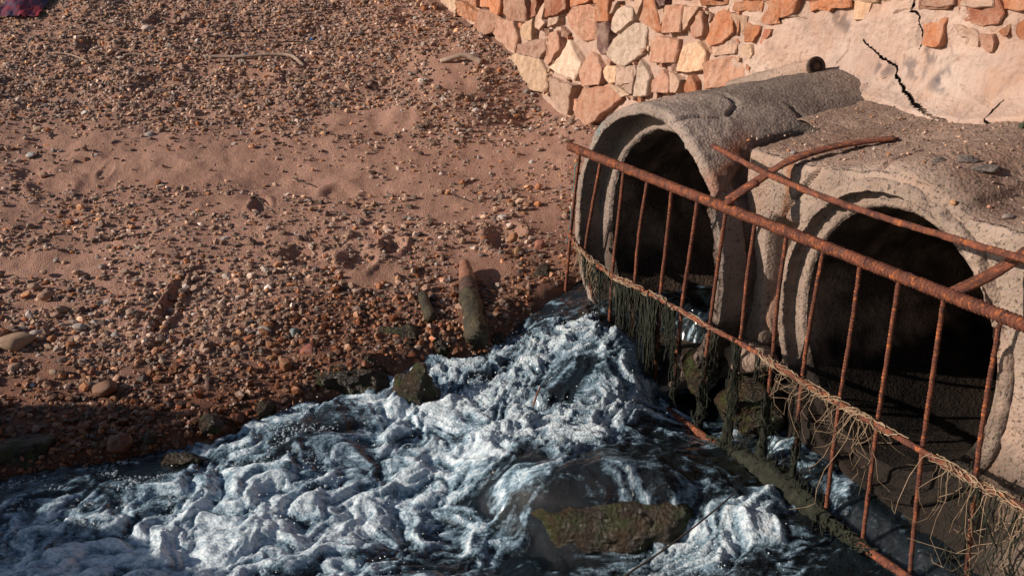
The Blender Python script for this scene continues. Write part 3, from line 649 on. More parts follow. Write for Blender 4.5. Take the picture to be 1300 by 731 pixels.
for _ in range(900):
    if nchip >= 70: break
    u, v = r_c.uniform(570, 960), r_c.uniform(0, 130); q = ona(u, v, WA)
    if any(inpoly(np.array([q[0]]), np.array([q[1]]), [tuple(x) for x in t])[0] for t in TRACED): continue
    dm = min(float(polydist(np.array([q[0]]), np.array([q[1]]), [tuple(x) for x in t] + [tuple(t[0])])[0]) for t in TRACED)
    if dm < .012: continue
    rr = min(dm*.95, .035)*r_c.uniform(.8, 1.1); th = np.sort(r_c.uniform(0, 6.28, 6)); pg = [(q[0] + rr*math.cos(t)*r_c.uniform(.8, 1.3), q[1] + rr*math.sin(t)*r_c.uniform(.7, 1.1)) for t in th]
    wall_stone(pg, [TA, PK, CR, BR, OR][r_c.integers(5)], 300+nchip, .0); TRACED.append([np.array(x) for x in pg]); nchip += 1
# courses above and beside what the photograph shows
k = 500; PAL = [OR, PK, CR, RD, BR, TA, PK, OR]
for row in range(3):
    s = -4.6
    while s < 2.4:
        wd = random.uniform(.16, .30); u0 = onz(650, 0, 1)
        z0 = float(np.interp(s+wd/2, [-4.6, -3.66, -1.1, .6, 2.4], [1.12, 1.09, 1.30, 1.41, 1.50])) + .01 + row*.15
        h = .14
        j = lambda: random.uniform(-.02, .02)
        if z0 + h < 1.82: wall_stone([(s+.012, z0+j()*.5), (s+wd*.5+j(), z0+j()*.3), (s+wd-.012+j()*.3, z0+.01), (s+wd-.015, z0+h*.6), (s+wd*.8+j(), z0+h-.005), (s+wd*.3+j(), z0+h), (s+.015, z0+h*.85+j()*.3)], random.choice(PAL), k, .01)
        k += 1; s += wd

# ------------------------------------------------------------------ iron stub on top of the far pipe
def stub():
    q0 = ona(930, 112, .93); q1 = ona(1036, 85, .86)
    p0 = W(q0[0], .93, q0[1]); p1 = W(q1[0], .86, q1[1]); ax = (p1-p0)/np.linalg.norm(p1-p0)
    st = root('iron_outlet', p0, 'small iron outlet stub bedded in mortar above the far pipe', 'outlet')
    V, F = tube(resample([p0, p1-ax*.012], .02), .036, 20); V = V + .004*np.stack([fbm(V[:, 0]*20, V[:, 1]*20, V[:, 2]*20, 3)]*3, -1)
    part('mortar_sleeve', V, F, MC_HEAD, st, True, {'Col': np.full((len(V), 3), .95)})
    side = np.cross(ax, Z_); side /= np.linalg.norm(side); upv = np.cross(side, ax)
    rings = [(-.02, .033), (0, .040), (.006, .040), (.008, .036), (.006, .027), (-.004, .024), (-.004, .019), (.006, .016), (.006, .004)]
    n = 24; th = np.arange(n)/n*2*np.pi
    V = np.concatenate([p1 + ax*l + r*(np.cos(th)[:, None]*side + np.sin(th)[:, None]*upv) for l, r in rings]); i = np.arange(len(rings)-1)[:, None]; j = np.arange(n)[None]
    F = np.stack([i*n+j, i*n+(j+1) % n, (i+1)*n+(j+1) % n, (i+1)*n+j], -1).reshape(-1, 4)
    part('iron_end', V, [F, np.arange(n)[None]+(len(rings)-1)*n], M_IRON, st, True)
stub()

# ------------------------------------------------------------------ rusty grille
TILT = math.tan(R(5))
NF = A_ + TILT*Z_; NF = NF/np.linalg.norm(NF); PF = W(0, 0, .85)
def onf(u, v, off=0.0): return onpl(u, v, PF + A_*off, NF)
def rebar(pts, r, pitch, n=10, rib=.13, smooth_step=None):
    p = resample(pts, pitch/4); k = np.arange(len(p)) % 4
    rad = r*(1 + rib*np.array([-.6, .1, 1, .1])[k]) * (1 + .10*pn(np.arange(len(p))*.11, p[0, 0]*9, r*900) + .06*pn(np.arange(len(p))*.5, p[0, 1]*9, 3.))
    p = p + .0012*np.stack([pn(np.arange(len(p))*.07, 1, 3), pn(np.arange(len(p))*.07, 5, 3), pn(np.arange(len(p))*.07, 9, 3)], -1)
    return tube(p, rad, n)
gr = root('rebar_grille', W(1.0, -.07, 0), 'rusty welded rebar grille standing in front of the two pipes', 'grille')
top = [onf(723, 186), onf(900, 255.5), onf(1100, 334), onf(1300, 412)]; top.append(top[-1] + (top[-1]-top[0])*.28)
part('top_rail', *rebar(smoothpath(top, .02, 1), .0158, .0135, 14, .19), M_RUST, gr)
midpx = [(722, 297), (733, 312), (752, 332), (775, 349), (800, 361), (830, 375), (865, 395), (900, 415), (960, 446), (1000, 473), (1050, 503), (1100, 532), (1170, 572), (1230, 607), (1300, 645), (1380, 690)]
MID = smoothpath([onf(u, v, -.018) for u, v in midpx], .01, 1); part('middle_rail', *rebar(MID, .0085, .012, 9), M_RUST, gr)
botpx = [(770, 462), (830, 507), (880, 545), (935, 580), (1000, 628), (1050, 662), (1100, 697), (1150, 731), (1220, 780)]
BOT = smoothpath([onf(u, v, -.016) for u, v in botpx], .01, 1); part('bottom_rail', *rebar(BOT, .0125, .014, 10), M_RUST, gr)
TOPU = [(736, 195), (763, 204), (792, 216), (822.5, 227), (853, 239), (886, 252), (922, 266), (959, 281), (999, 297), (1045, 320), (1092, 336), (1141, 357), (1198, 380), (1269, 411), (1350, 443)]
BOTU = [(717, 382), (752, 375), (770, 480), (797, 500), (829, 520), (851, 538), (884, 560), (918, 575), (963, 610), (1003, 640), (1046, 668), (1093, 702), (1154, 740), (1222, 790), (1300, 850)]
BARS = []
mids = [(725, 290), (741, 325), (777, 345), (806, 357), (838, 372), (865, 390), (901, 412), (941, 433), (981, 455), (1018, 478), (1066, 505), (1114, 535), (1170, 572), (1238, 605), (1325, 655)]
for (u0, v0), (u1, v1), (um, vm) in zip(TOPU, BOTU, mids):
    p0, pm, p1 = onf(u0, v0, .006), onf(um, vm, .004), onf(u1, v1, .004)
    ps = smoothpath([p0, (p0+pm)/2 + rng.normal(0, .004, 3), pm, p1], .01, 2); BARS.append(ps)
    part('bar', *rebar(ps, .0067, .0115, 8), M_RUST, gr)
rod = [(905, 185, .09), (985, 228, .07), (1100, 270, .06), (1210, 303, .06), (1300, 329, .06), (1400, 358, .06)]
part('tie_rod', *rebar(smoothpath([W(*(lambda q: (q[0], a, q[1]))(ona(u, v, a))) for u, v, a in rod], .01, 2), .0095, .014, 9, .07), M_RUST, gr)
def strap(pts, wdt, th, up=None):
    p = smoothpath(pts, .015, 2); t = np.gradient(p, axis=0); t /= np.linalg.norm(t, axis=1)[:, None]
    side = np.cross(t, Z_); side /= np.linalg.norm(side, axis=1)[:, None]; nn = np.cross(side, t)
    wv = wdt*(1+.12*pn(np.arange(len(p))*.3, 2., 1.))[:, None]*.5
    V = np.stack([p-side*wv, p-side*wv+nn*th, p+side*wv+nn*th, p+side*wv], 1).reshape(-1, 3); m = len(p)
    i = np.arange(m-1)[:, None]; j = np.arange(4)[None]
    F = np.stack([i*4+j, i*4+(j+1) % 4, (i+1)*4+(j+1) % 4, (i+1)*4+j], -1).reshape(-1, 4)
    return V, [F, np.array([[3, 2, 1, 0]]), (np.arange(4)+4*(m-1))[None]]
def onslab(u, v, h=0.0):
    r = ray(u, v); t = np.linspace(2, 8, 3000); p = EYE + t[:, None]*r; s, a, z = SA(p)
    k = np.argmax((z < slab_z(s, a) + h) & (a > .2)); return p[k]
q = ona(972, 224, .13)
part('strap', *strap([onf(926, 255), W(q[0], .13, q[1]), onslab(1005, 203, .03), onslab(1055, 188, .02), onslab(1098, 181, .015), onslab(1137, 177, .008)], .044, .008), M_RUST, gr)
q = ona(1262, 349, .12); q2 = ona(1310, 326, .21)
part('strap', *strap([onf(1208, 374), W(q[0], .12, q[1]), W(q2[0], .21, q2[1]+.02), W(q2[0]-.0, .5, 1.05)], .046, .008), M_RUST, gr)
V, F = ICO[2]
for u, v in [(926, 256), (1212, 376), (958, 233)]:
    part('weld', onf(u, v, -.004 if u != 958 else .09) + V*np.array([.017, .017, .014])*(1+.2*pn(V[:, 0]*3, V[:, 1]*3, u)[:, None]), F, M_RUST, gr)

# ------------------------------------------------------------------ rocks
def rock_shape(sub, seed, flat=.0, rough=.25, cuts=5, fine=.06):
    V, F = ICO[sub]; r = np.random.default_rng(seed); V = V.copy()
    V = V*(1 + rough*fbm(V[:, 0]*1.1+seed, V[:, 1]*1.1, V[:, 2]*1.1, 2)[:, None])
    for _ in range(cuts):
        n = r.normal(size=3); n /= np.linalg.norm(n); dd = r.uniform(.62, .9); k = np.clip(V@n - dd, 0, None); V = V - .85*k[:, None]*n
    if fine: V = V*(1 + fine*fbm(V[:, 0]*4+seed, V[:, 1]*4, V[:, 2]*4, 4)[:, None])
    return V/np.abs(V).max(0), F
def rock(name, u, v, zc, half, seed, mat, label, cat='rock', rot=0, sub=5, group=None, color=None, kw=None, centre=None):
    V, F = rock_shape(sub, seed, **{**dict(fine=0), **(kw or {})}); V = V*np.array(half); c, s = math.cos(rot), math.sin(rot)
    L0 = np.mean(half); V = V*(1 + .10*fbm(V[:, 0]*.6/L0+seed, V[:, 1]*.6/L0, V[:, 2]*.6/L0, 2)[:, None]) + V/np.linalg.norm(V/np.array(half), axis=1)[:, None]/np.array(half)*L0*.085*fbm(V[:, 0]*2.2/L0, V[:, 1]*2.2/L0, V[:, 2]*2.2/L0+seed, 4, .55)[:, None]
    V = V@np.array([[c, s, 0], [-s, c, 0], [0, 0, 1]]); P = onz(u, v, zc) if centre is None else np.asarray(centre)
    o = thing(name, V + P, F, mat, label, cat, group)
    if color is not None: o.color = color
    return o
rock('boulder', 528, 505, .03, (.085, .085, .135), 21, M_MOSS, 'upright pear-shaped mossy boulder standing alone in the white water', rot=.3, kw=dict(cuts=3))
rock('rock', 510, 434, .10, (.13, .11, .075), 22, M_MOSS, 'dark green mossy ledge rock at the water edge below the stubs', kw=dict(cuts=4))
rock('rock', 445, 482, .05, (.17, .09, .06), 23, M_MOSS, 'low dark flat rock at the shore left of the upright boulder', rot=.35)
rock('rock', 345, 500, .03, (.06, .06, .05), 24, M_MOSS, 'small black wet rock half in the shingle at the water edge')
def big_boulder():
    V, F = rock_shape(5, 25, rough=.16, cuts=2, fine=0); V = np.sign(V)*np.abs(V)**.82; V = V/np.abs(V).max(0)
    V = V*np.array([.33, .27, .135]); V[:, 0] -= .05*V[:, 1]
    n = V/np.linalg.norm(V, axis=1)[:, None]; V = V + n*(.028*fbm(V[:, 0]*6, V[:, 1]*6, V[:, 2]*6, 3) + .010*fbm(V[:, 0]*26, V[:, 1]*26, V[:, 2]*26+4, 4, .6))[:, None]
    thing('boulder', V + np.array([.28, 3.585, -.100]), F, M_MOSS, 'broad wet mossy boulder with water sheeting over it in the foreground', 'rock')
big_boulder()
rock('boulder', 15, 585, -.02, (.22, .12, .085), 26, M_MOSS, 'black shadowed rock at the left edge by the foam', rot=.2)
rock('rock', 232, 585, .0, (.085, .05, .03), 27, M_MOSS, 'small dark rock barely breaking the foam at left')
rock('rock', 742, 462, .10, (.07, .12, .06), 28, M_MOSS, 'dark wet rock splitting the falling water below the far pipe', rot=.5)
rock('rock', 888, 470, .16, (.08, .10, .09), 29, M_MOSS, 'mossy rock behind the grille under the far pipe rim')
rock('rock', 960, 515, .10, (.14, .14, .10), 30, M_MOSS, 'dark mossy rock below the stones between the pipes', rot=.4)
rock('rock', 1265, 668, .02, (.17, .26, .17), 31, M_MOSS, 'dark debris-covered rock under the lower right end of the grille')
rock('rock', 690, 352, .22, (.05, .05, .06), 32, M_MOSS, 'dark weedy stone beside the first bar of the grille')
ORD = ['first', 'second', 'third', 'fourth', 'fifth', 'sixth', 'seventh', 'eighth', 'ninth', 'tenth', 'eleventh', 'twelfth', 'thirteenth', 'fourteenth']
for i, (u, v, sz) in enumerate([(150, 563, .05), (190, 556, .035), (268, 538, .055), (300, 530, .03), (335, 519, .045), (375, 496, .05), (398, 484, .035), (470, 458, .04), (556, 440, .05), (580, 434, .04), (632, 432, .05), (652, 420, .035), (672, 408, .05), (702, 385, .045)]):
    o = rock('wet_stone', u, v, .05 if u < 450 else .10, (sz, sz*.8, sz*.7), 400+i, M_MOSS if i % 3 else M_REDROCK, ORD[i] + ' of the dark wet stones along the waterline, counted from the left', 'stone', rot=i*1.1, sub=4, group='wet stones along the waterline')
# loose stones wedged between the pipe mouths
HB = [(965, 330, .30, (.055, .10, .10), (.45, .28, .19)), (978, 385, .28, (.05, .07, .13), (.46, .28, .20)), (945, 445, .24, (.085, .16, .075), (.36, .26, .21)), (968, 300, .30, (.06, .09, .06), (.40, .27, .2))]
for i, (u, v, a, hf, c) in enumerate(HB):
    q = ona(u, v, a); V, F = rock_shape(4, 60+i, rough=.15, cuts=7, fine=.05); V = V*np.array(hf)
    if i == 1: V[:, 1] *= np.interp(V[:, 2], [-.13, .13], [1.4, .25])
    Vw = W(q[0] + V[:, 1], a + V[:, 0], q[1] + V[:, 2])
    o = part('stone', Vw, F, M_STONE, HEADWALL); o.color = (*c, 1)

# ------------------------------------------------------------------ gravel
PALG = np.array([(.36, .26, .20), (.30, .22, .18), (.42, .30, .22), (.24, .19, .165), (.20, .14, .11), (.46, .38, .32), (.40, .22, .12), (.33, .15, .07), (.55, .50, .46), (.28, .26, .26), (.12, .09, .08), (.48, .30, .18)])
PALG = PALG*np.array([.97, .88, .83])
PRW = np.array([.17, .15, .14, .12, .10, .06, .06, .05, .03, .05, .04, .03]); PRW /= PRW.sum()
PWW = np.array([.08, .08, .08, .05, .10, .02, .20, .22, .02, .04, .08, .10]); PWW /= PWW.sum()
def scatter(n, ylo, yhi, smed, ssig, smin, smax, keepfn, seed, wide=.3):
    r = np.random.default_rng(seed); y = r.uniform(ylo, yhi, n*3); x = r.uniform(-1, 1, n*3)*(.46*y+wide)
    y0 = r.uniform(0, 1, n*3) < y/yhi; x, y = x[y0], y[y0]
    k = r.uniform(0, 1, len(x)) < keepfn(x, y); x, y = x[k][:n], y[k][:n]
    return x, y, np.clip(np.exp(r.normal(math.log(smed), ssig, len(x))), smin, smax), r
def in_wall(x, y):
    s = (x-P1[0])*D_[0] + (y-P1[1])*D_[1]; a = (x-P1[0])*A_[0] + (y-P1[1])*A_[1]
    return (a > WA-.02) | ((s > -.16) & (a > -.1))
def pebble_mesh(P, size, wet, r, sub=1, flat=(.45, .85), seedcol=None, colors=None):
    V0, F0 = ICO[sub]; nv = len(V0); vars_ = []
    for i in range(14):
        v = V0*(1+r.normal(0, .16 if sub == 1 else .05, V0.shape[0])[:, None])
        for _ in range(4):
            n = r.normal(size=3); n /= np.linalg.norm(n); v = v - .8*np.clip(v@n-.6, 0, None)[:, None]*n
        vars_.append(v)
    vars_ = np.array(vars_); n = len(P); pick = r.integers(0, 14, n)
    sc = np.stack([np.ones(n), r.uniform(.6, 1, n), r.uniform(*flat, n)], -1)*size[:, None]
    v = vars_[pick]*sc[:, None]
    az = r.uniform(0, 2*np.pi, n); tl = r.normal(0, .35, n)
    ct, st = np.cos(tl)[:, None], np.sin(tl)[:, None]; v = np.stack([v[..., 0]*ct+v[..., 2]*st, v[..., 1], -v[..., 0]*st+v[..., 2]*ct], -1)
    ca, sa = np.cos(az)[:, None], np.sin(az)[:, None]; v = np.stack([v[..., 0]*ca-v[..., 1]*sa, v[..., 0]*sa+v[..., 1]*ca, v[..., 2]], -1)
    V = (v + P[:, None]).reshape(-1, 3); F = (F0[None] + (np.arange(n)*nv)[:, None, None]).reshape(-1, 3)
    if colors is None:
        i1 = r.choice(len(PALG), n, p=PRW); i2 = r.choice(len(PALG), n, p=PWW); c = np.where((r.uniform(0, 1, n) < wet*1.2)[:, None], PALG[i2], PALG[i1])
        c = c*np.exp(r.normal(-.05, .32, n))[:, None]; c = c*(1 - wet[:, None]*np.array([.55, .68, .76]))
    else: c = colors
    return V, F, np.repeat(c, nv, 0), np.repeat(wet, nv)
def gravel(name, label, n, ylo, yhi, smed, ssig, smin, smax, keep, seed, sub=1, wide=.3):
    x, y, s, r = scatter(n, ylo, yhi, smed, ssig, smin, smax, keep, seed, wide)
    ok = ~in_wall(x, y) & (y - shore(x) > -.02); x, y, s = x[ok], y[ok], s[ok]
    z = beach_h(x, y) + s*r.uniform(-.25, .5, len(s)); V, F, c, wv = pebble_mesh(np.stack([x, y, z], -1), s, wetness(x, y), r, sub)
    me = mesh(name, V, F, M_GRAVEL, False, {'Col': c, 'wet': wv}); place(name, me, label=label, cat='gravel', kind='stuff')
def dens(x, y):
    n = fbm(x*1.4, y*1.4, 12.3, 3); d = np.clip(.95 + .6*n, .15, 1)
    band = np.exp(-((y - 6.3 + .10*x + .12*pn(x*1.5, 0, 4.))/.26)**2)
    return d*(1-.75*band)*(1-.95*bareness(x, y))
gravel('gravel', 'fine grey and tan gravel covering the beach', 50000, 3.5, 8.9, .0095, .46, .004, .026, dens, 1)
gravel('shingle', 'reddish coarse shingle along the bank above the foam', 19000, 3.4, 5.6, .0115, .38, .006, .028, lambda x, y: np.clip(dens(x, y)*sst(5.5, 4.5, y)*(.35+.65*sst(1.0, .2, y-shore(x))), 0, 1), 2)
gravel('side_gravel', 'loose gravel on the bank beyond the left edge', 11000, 3.0, 8.9, .013, .4, .006, .03, lambda x, y: np.where(x < -(.46*y+.28), dens(x, y), 0), 4, wide=1.6)
def far_extra(x, y): return dens(x, y)*sst(6.3, 7.0, y)
gravel('coarse_gravel', 'coarser pale gravel heaped on the upper beach by the wall', 15000, 6.0, 8.9, .0125, .32, .007, .028, far_extra, 3)

# ------------------------------------------------------------------ single stones one can point to
PEB_V = [rock_shape(3, 200+i, rough=.3, cuts=11, fine=.05) for i in range(10)]
PEB_ME = [mesh('pebble', v, f, M_PEB, True) for v, f in PEB_V]
def pebble(u, v, wpx, hpx, col, label, i, wet=0.0, rot=None, on=None, name='stone', cat='stone', group=None):
    p = onbeach(u, v) if on is None else on; k = np.linalg.norm(p-EYE)/FPX
    hx, hz = wpx*k/2, max(hpx*k/2*.9, .006)
    return place(name, PEB_ME[i % 10], p + np.array([0, 0, hz*.45]), (random.uniform(-.2, .2), random.uniform(-.2, .2), random.uniform(0, 6.28) if rot is None else rot), label=label, cat=cat, group=group, scale=(hx, hx*.8, hz)).__setattr__('color', (*col, wet))
SOLO = [(187, 40, 18, 14, (.62, .52, .44), 'white angular stone alone on the upper left gravel'), (20, 440, 44, 28, (.36, .24, .16), 'large flat tan stone at the left edge of the shingle'), (101, 417, 18, 11, (.42, .36, .32), 'pale oval stone above the grey square stone at left'), (47, 425, 17, 11, (.38, .33, .30), 'pale grey stone right of the large flat tan one'),
        (104, 462, 17, 11, (.36, .33, .31), 'grey square stone on the dark wet shingle'), (132, 498, 42, 24, (.22, .11, .065), 'big brown angular stone on the wet shingle at left'), (143, 518, 15, 15, (.34, .18, .10), 'rounded tan stone just below the big brown one'), (201, 478, 11, 11, (.46, .20, .07), 'bright orange pebble on the dark wet shingle'),
        (334, 424, 28, 16, (.40, .36, .32), 'pale grey flat stone above the water edge'), (374, 425, 21, 16, (.20, .25, .25), 'blue-green flat stone beside the pale grey one'), (344, 456, 18, 10, (.46, .22, .09), 'flat orange stone on the bank'), (363, 468, 20, 26, (.34, .15, .07), 'upright orange-brown stone on the bank edge'),
        (393, 451, 25, 24, (.38, .13, .09), 'red lumpy stone at the top of the bank edge'), (434, 474, 12, 11, (.46, .24, .15), 'small orange pebble lying on the low dark rock'), (385, 383, 9, 10, (.50, .22, .10), 'small orange cube-like stone mid-bank'), (418, 428, 11, 14, (.42, .27, .17), 'upright tan pebble between blue-green and grey stones'),
        (447, 423, 13, 10, (.22, .22, .22), 'small grey stone just left of the mossy ledge'), (79, 46, 9, 9, (.48, .26, .10), 'small ochre pebble on the upper left gravel'), (108, 145, 10, 7, (.58, .54, .50), 'small white pebble in the left middle gravel'), (47, 167, 16, 9, (.40, .28, .2), 'tan wedge pebble at the left above the sand'),
        (190, 173, 15, 9, (.30, .27, .25), 'grey flat pebble at the edge of the sand strip'), (123, 199, 13, 7, (.56, .54, .54), 'white flat shell-like pebble by the sand strip'), (39, 198, 14, 7, (.54, .52, .50), 'white flat pebble at far left by the sand'), (55, 224, 13, 11, (.44, .28, .20), 'sandy tan stone in a footprint at left'),
        (638, 279, 17, 12, (.46, .42, .40), 'pale round shell-like stone near the grille end'), (652, 305, 16, 14, (.36, .17, .08), 'orange-brown stone above the leaning stake'), (658, 323, 14, 18, (.36, .2, .1), 'upright ochre stone above the leaning stake'), (686, 316, 18, 20, (.34, .13, .08), 'reddish stone close to the first bar'),
        (683, 240, 8, 12, (.46, .2, .1), 'small orange upright stone left of the grille'), (655, 254, 13, 11, (.36, .24, .16), 'tan stone among pebbles left of the grille'), (668, 262, 12, 10, (.38, .2, .12), 'brown stone among pebbles left of the grille'), (648, 262, 11, 10, (.3, .19, .13), 'dull brown stone left of the tan one near the grille'),
        (600, 74, 24, 12, (.55, .50, .46), 'white stone above the broken root by the wall'), (675, 208, 9, 9, (.60, .56, .52), 'white round pebble below the wall corner'), (58, 378, 20, 14, (.36, .22, .15), 'tan stone at the edge of the left sand patch'), (78, 394, 18, 10, (.34, .22, .15), 'low brown stone below the left sand patch'),
        (320, 376, 8, 7, (.5, .42, .36), 'small cream pebble in the middle shingle'), (147, 427, 12, 9, (.33, .31, .3), 'round grey pebble right of the grey square stone'), (69, 474, 13, 9, (.36, .24, .16), 'oval tan pebble left on the wet shingle'), (118, 474, 15, 10, (.3, .1, .07), 'dark red pebble touching the grey square stone'),
        (41, 490, 9, 6, (.42, .5, .58), 'small blue-white shell fragment on the wet shingle'), (325, 425, 8, 16, (.3, .27, .25), 'thin grey splinter left of the pale flat stone'), (316, 424, 12, 12, (.4, .36, .34), 'grey pebble at the left of the pale flat stone'), (272, 502, 11, 6, (.5, .55, .6), 'small white shell fragment near the foam')]
for i, (u, v, a, b, c, lb) in enumerate(SOLO):
    wt = float(np.clip(wetness(*[np.array([t]) for t in onbeach(u, v)[:2]])[0], 0, 1)); pebble(u, v, a, b, tuple(np.array(c)*(1-.3*wt)), lb, i, wt)
for i, (u, v, a, b, c, lb) in enumerate([(1192, 204, 24, 9, (.2, .17, .16), 'grey crumbled lump on the slab crack, left of two'), (1228, 203, 36, 11, (.26, .22, .2), 'long grey mortar lump lying on the slab crack'), (1252, 214, 40, 10, (.22, .18, .16), 'dark grey mortar lump on the slab below the long one'), (1210, 259, 9, 9, (.5, .27, .13), 'ochre pebble on the slab above the headwall corner'),
        (1256, 264, 7, 6, (.45, .22, .16), 'small pink pebble on the slab right of the ochre one'), (1280, 277, 16, 8, (.28, .23, .2), 'grey pebble at the right edge of the slab'), (1110, 190, 6, 5, (.55, .5, .45), 'white pebble on the slab below the strap end'), (1008, 195, 10, 6, (.3, .28, .28), 'grey pebble on the slab by the strap'), (1297, 163, 9, 12, (.05, .06, .035), 'dark green tuft-like pebble at the wall foot at right')]):
    if a > 20: rock('mortar_lump', 0, 0, 0, (a*.0012, a*.0009, b*.0013), 300+i, M_LUMP, lb, 'lump', sub=4, kw=dict(rough=.4, cuts=5, fine=.16), centre=onslab(u, v))
    else: pebble(u, v, a, b, c, lb, i+3, on=onslab(u, v))
cnt = 0; used_lb = set(); r_ = np.random.default_rng(77)
LAND = [(20, 440, 'the large flat tan stone'), (104, 462, 'the grey square stone'), (132, 498, 'the big brown angular stone'), (201, 478, 'the bright orange pebble'), (334, 424, 'the pale grey flat stone'), (374, 425, 'the blue-green stone'), (363, 468, 'the upright orange-brown stone'), (393, 451, 'the red lumpy stone'), (214, 392, 'the long dent in the shingle'), (498, 313, 'the footprint hollow'), (25, 580, 'the black rock at the left edge'), (445, 482, 'the low flat dark rock'), (58, 378, 'the tan stone by the left sand patch')]
CNAME = ['tan', 'brown', 'light tan', 'grey-brown', 'dark brown', 'beige', 'orange', 'rust orange', 'whitish', 'grey', 'blackish', 'honey']
for _ in range(600):
    if cnt >= 80: break
    u, v = r_.uniform(0, 480), r_.uniform(300, 550); p = onbeach(u, v)
    if p[1] - shore(p[0]) < .05 or (v < 400 and r_.uniform() < .7): continue
    lu, lv, ln = min(LAND, key=lambda q: (q[0]-u)**2 + 3*(q[1]-v)**2); du, dv = u-lu, v-lv
    if abs(du) + abs(dv) < 18: continue
    side = ('right of' if du > 0 else 'left of') if abs(du) > 1.3*abs(dv) else ('below' if dv > 0 else 'above')
    dist_ = math.hypot(du, dv); near = 'just' if dist_ < 35 else ('a little way' if dist_ < 70 else 'well')
    wt = float(wetness(np.array([p[0]]), np.array([p[1]]))[0]); ci = int(r_.choice(12, p=PWW if wt > .4 else PRW)); sz = r_.uniform(9, 16)
    lb = f"{'larger' if sz > 13 else 'medium'} {CNAME[ci]} pebble {near} {side} {ln}"
    if lb in used_lb: continue
    used_lb.add(lb); c = PALG[ci]*(1-.4*wt)*math.exp(r_.normal(0, .1))
    pebble(u, v, sz, sz*r_.uniform(.5, .85), tuple(c), lb, cnt, wt, name='pebble', cat='pebble', group='larger pebbles in the shingle bank'); cnt += 1
def slab_grit():
    r = np.random.default_rng(9); n = 1500; s = r.uniform(.75, 2.5, n); a = r.uniform(.25, 1.0, n); sz = np.clip(np.exp(r.normal(math.log(.0032), .5, n)), .0015, .009)
    p = W(s, a, slab_z(s, a) + sz*.3); V, F, c, wv = pebble_mesh(p, sz, np.zeros(n), r)
    place('slab_grit', mesh('slab_grit', V, F, M_GRAVEL, False, {'Col': c, 'wet': wv}), label='fine grit and crumbs strewn over the headwall slab', cat='grit', kind='stuff')
slab_grit()

# ------------------------------------------------------------------ sticks, stakes and litter
def stick(name, pts, r0, r1, mat, label, cat='stick', n=8, rough=.12):
    p = smoothpath(pts, .012, 2); rad = np.linspace(r0, r1, len(p))*(1+rough*pn(np.arange(len(p))*.4, r0*1e3, 2))
    V, F = tube(p, rad, n); return thing(name, V, F, mat, label, cat)
ob = lambda u, v, h=.012: onbeach(u, v) + np.array([0, 0, h])
stick('driftwood_stick', [ob(258, 74), ob(285, 75), ob(315, 76, .02), ob(345, 74, .025), ob(370, 76, .03), ob(378, 80, .02), ob(386, 87)], .009, .012, M_WOOD, 'long pale driftwood stick lying on the upper gravel')
stick('driftwood_twig', [ob(62, 70), ob(85, 72, .02), ob(100, 77, .02), ob(112, 81)], .006, .005, M_WOOD, 'short curved pale twig at the upper left')
stick('dark_twig', [ob(352, 57), ob(375, 56, .02), ob(402, 60)], .005, .004, M_TWIG, 'thin black twig above the driftwood stick')
stick('root_piece', [ob(560, 82, .02), ob(575, 84, .05), ob(592, 82, .06), ob(612, 86, .03)], .014, .02, M_WOOD, 'weathered broken root poking from the gravel by the wall')
stick('bark_piece', [ob(157, 74), ob(170, 72, .02), ob(190, 74)], .012, .006, M_WOOD, 'flat bark sliver right of the curved twig')
stick('dark_twig', [ob(372, 229), ob(382, 233), ob(392, 237)], .004, .003, M_TWIG, 'short dark twig lying on the sand strip')
stick('dark_twig', [ob(318, 256), ob(325, 251), ob(332, 260), ob(347, 272)], .004, .003, M_TWIG, 'hooked dark twig at the lower edge of the sand')
stick('dark_twig', [ob(575, 250), ob(585, 254), ob(593, 257)], .004, .003, M_TWIG, 'tiny dark twig right of centre on sand')
zz = lambda u, v, z: onz(u, v, z)
stick('wet_twig', [zz(792, 731, -.03), zz(840, 700, .03), zz(890, 662, .07), zz(937, 622, .11)], .0035, .002, M_TWIG, 'long thin dark twig slanting over the foam in the foreground')
stick('wet_twig', [zz(677, 515, .10), zz(680, 505, .12), zz(686, 490, .13)], .004, .003, M_BOTTLE, 'short reddish twig sticking out of the cascade')
def stake():
    p0 = ob(589, 345, .05); p1 = onz(606, 432, .13)
    ps = resample([p0, p1], .008); t = np.linspace(0, 1, len(ps)); k = np.linalg.norm(ps-EYE, axis=1)/FPX
    rad = np.interp(t, [0, .03, .12, .35, .6, .9, 1], [3, 6, 8.5, 11.5, 14, 15.5, 13])*k*(1+.05*pn(t*9, 2, 3))
    st = root('mossy_stake', p1, 'tapered brown stake, lower half green with moss, leaning in the shingle', 'stake')
    cut = int(len(ps)*.45); cut2 = int(len(ps)*.3)
    def grain(V, k): ax = (p1-p0)/np.linalg.norm(p1-p0); al = V@ax; q = V - al[:, None]*ax; return V + k*np.stack([fbm(q[:, 0]*90, al*9, q[:, 2]*90, 3)]*3, -1)
    V, F = tube(ps[:cut2+1], rad[:cut2+1], 24); part('tip', grain(V, .003), F, M_BOTTLE, st)
    V, F = tube(ps[cut2:cut+1], rad[cut2:cut+1]*1.02, 24); part('dark_band', grain(V, .003), F, M_IRON, st)
    V, F = tube(ps[cut:], rad[cut:]*1.03, 24); V = grain(V, .006) + .005*np.stack([fbm(V[:, 0]*40, V[:, 1]*40, V[:, 2]*40, 3)]*3, -1); part('mossy_base', V, F, M_STAKEMOSS, st)
M_STAKEMOSS = mat_plain('stake_moss', (.016, .015, .009), (.08, .06, .028), 26, .5, 1.0, .4, .010)
stake()
stick('mossy_stub', [ob(537, 383, .03), ob(541, 398, .03), ob(547, 412, .03)], .022, .026, M_STAKEMOSS, 'short green mossy stub left of the brown stake', 'stub', 12)
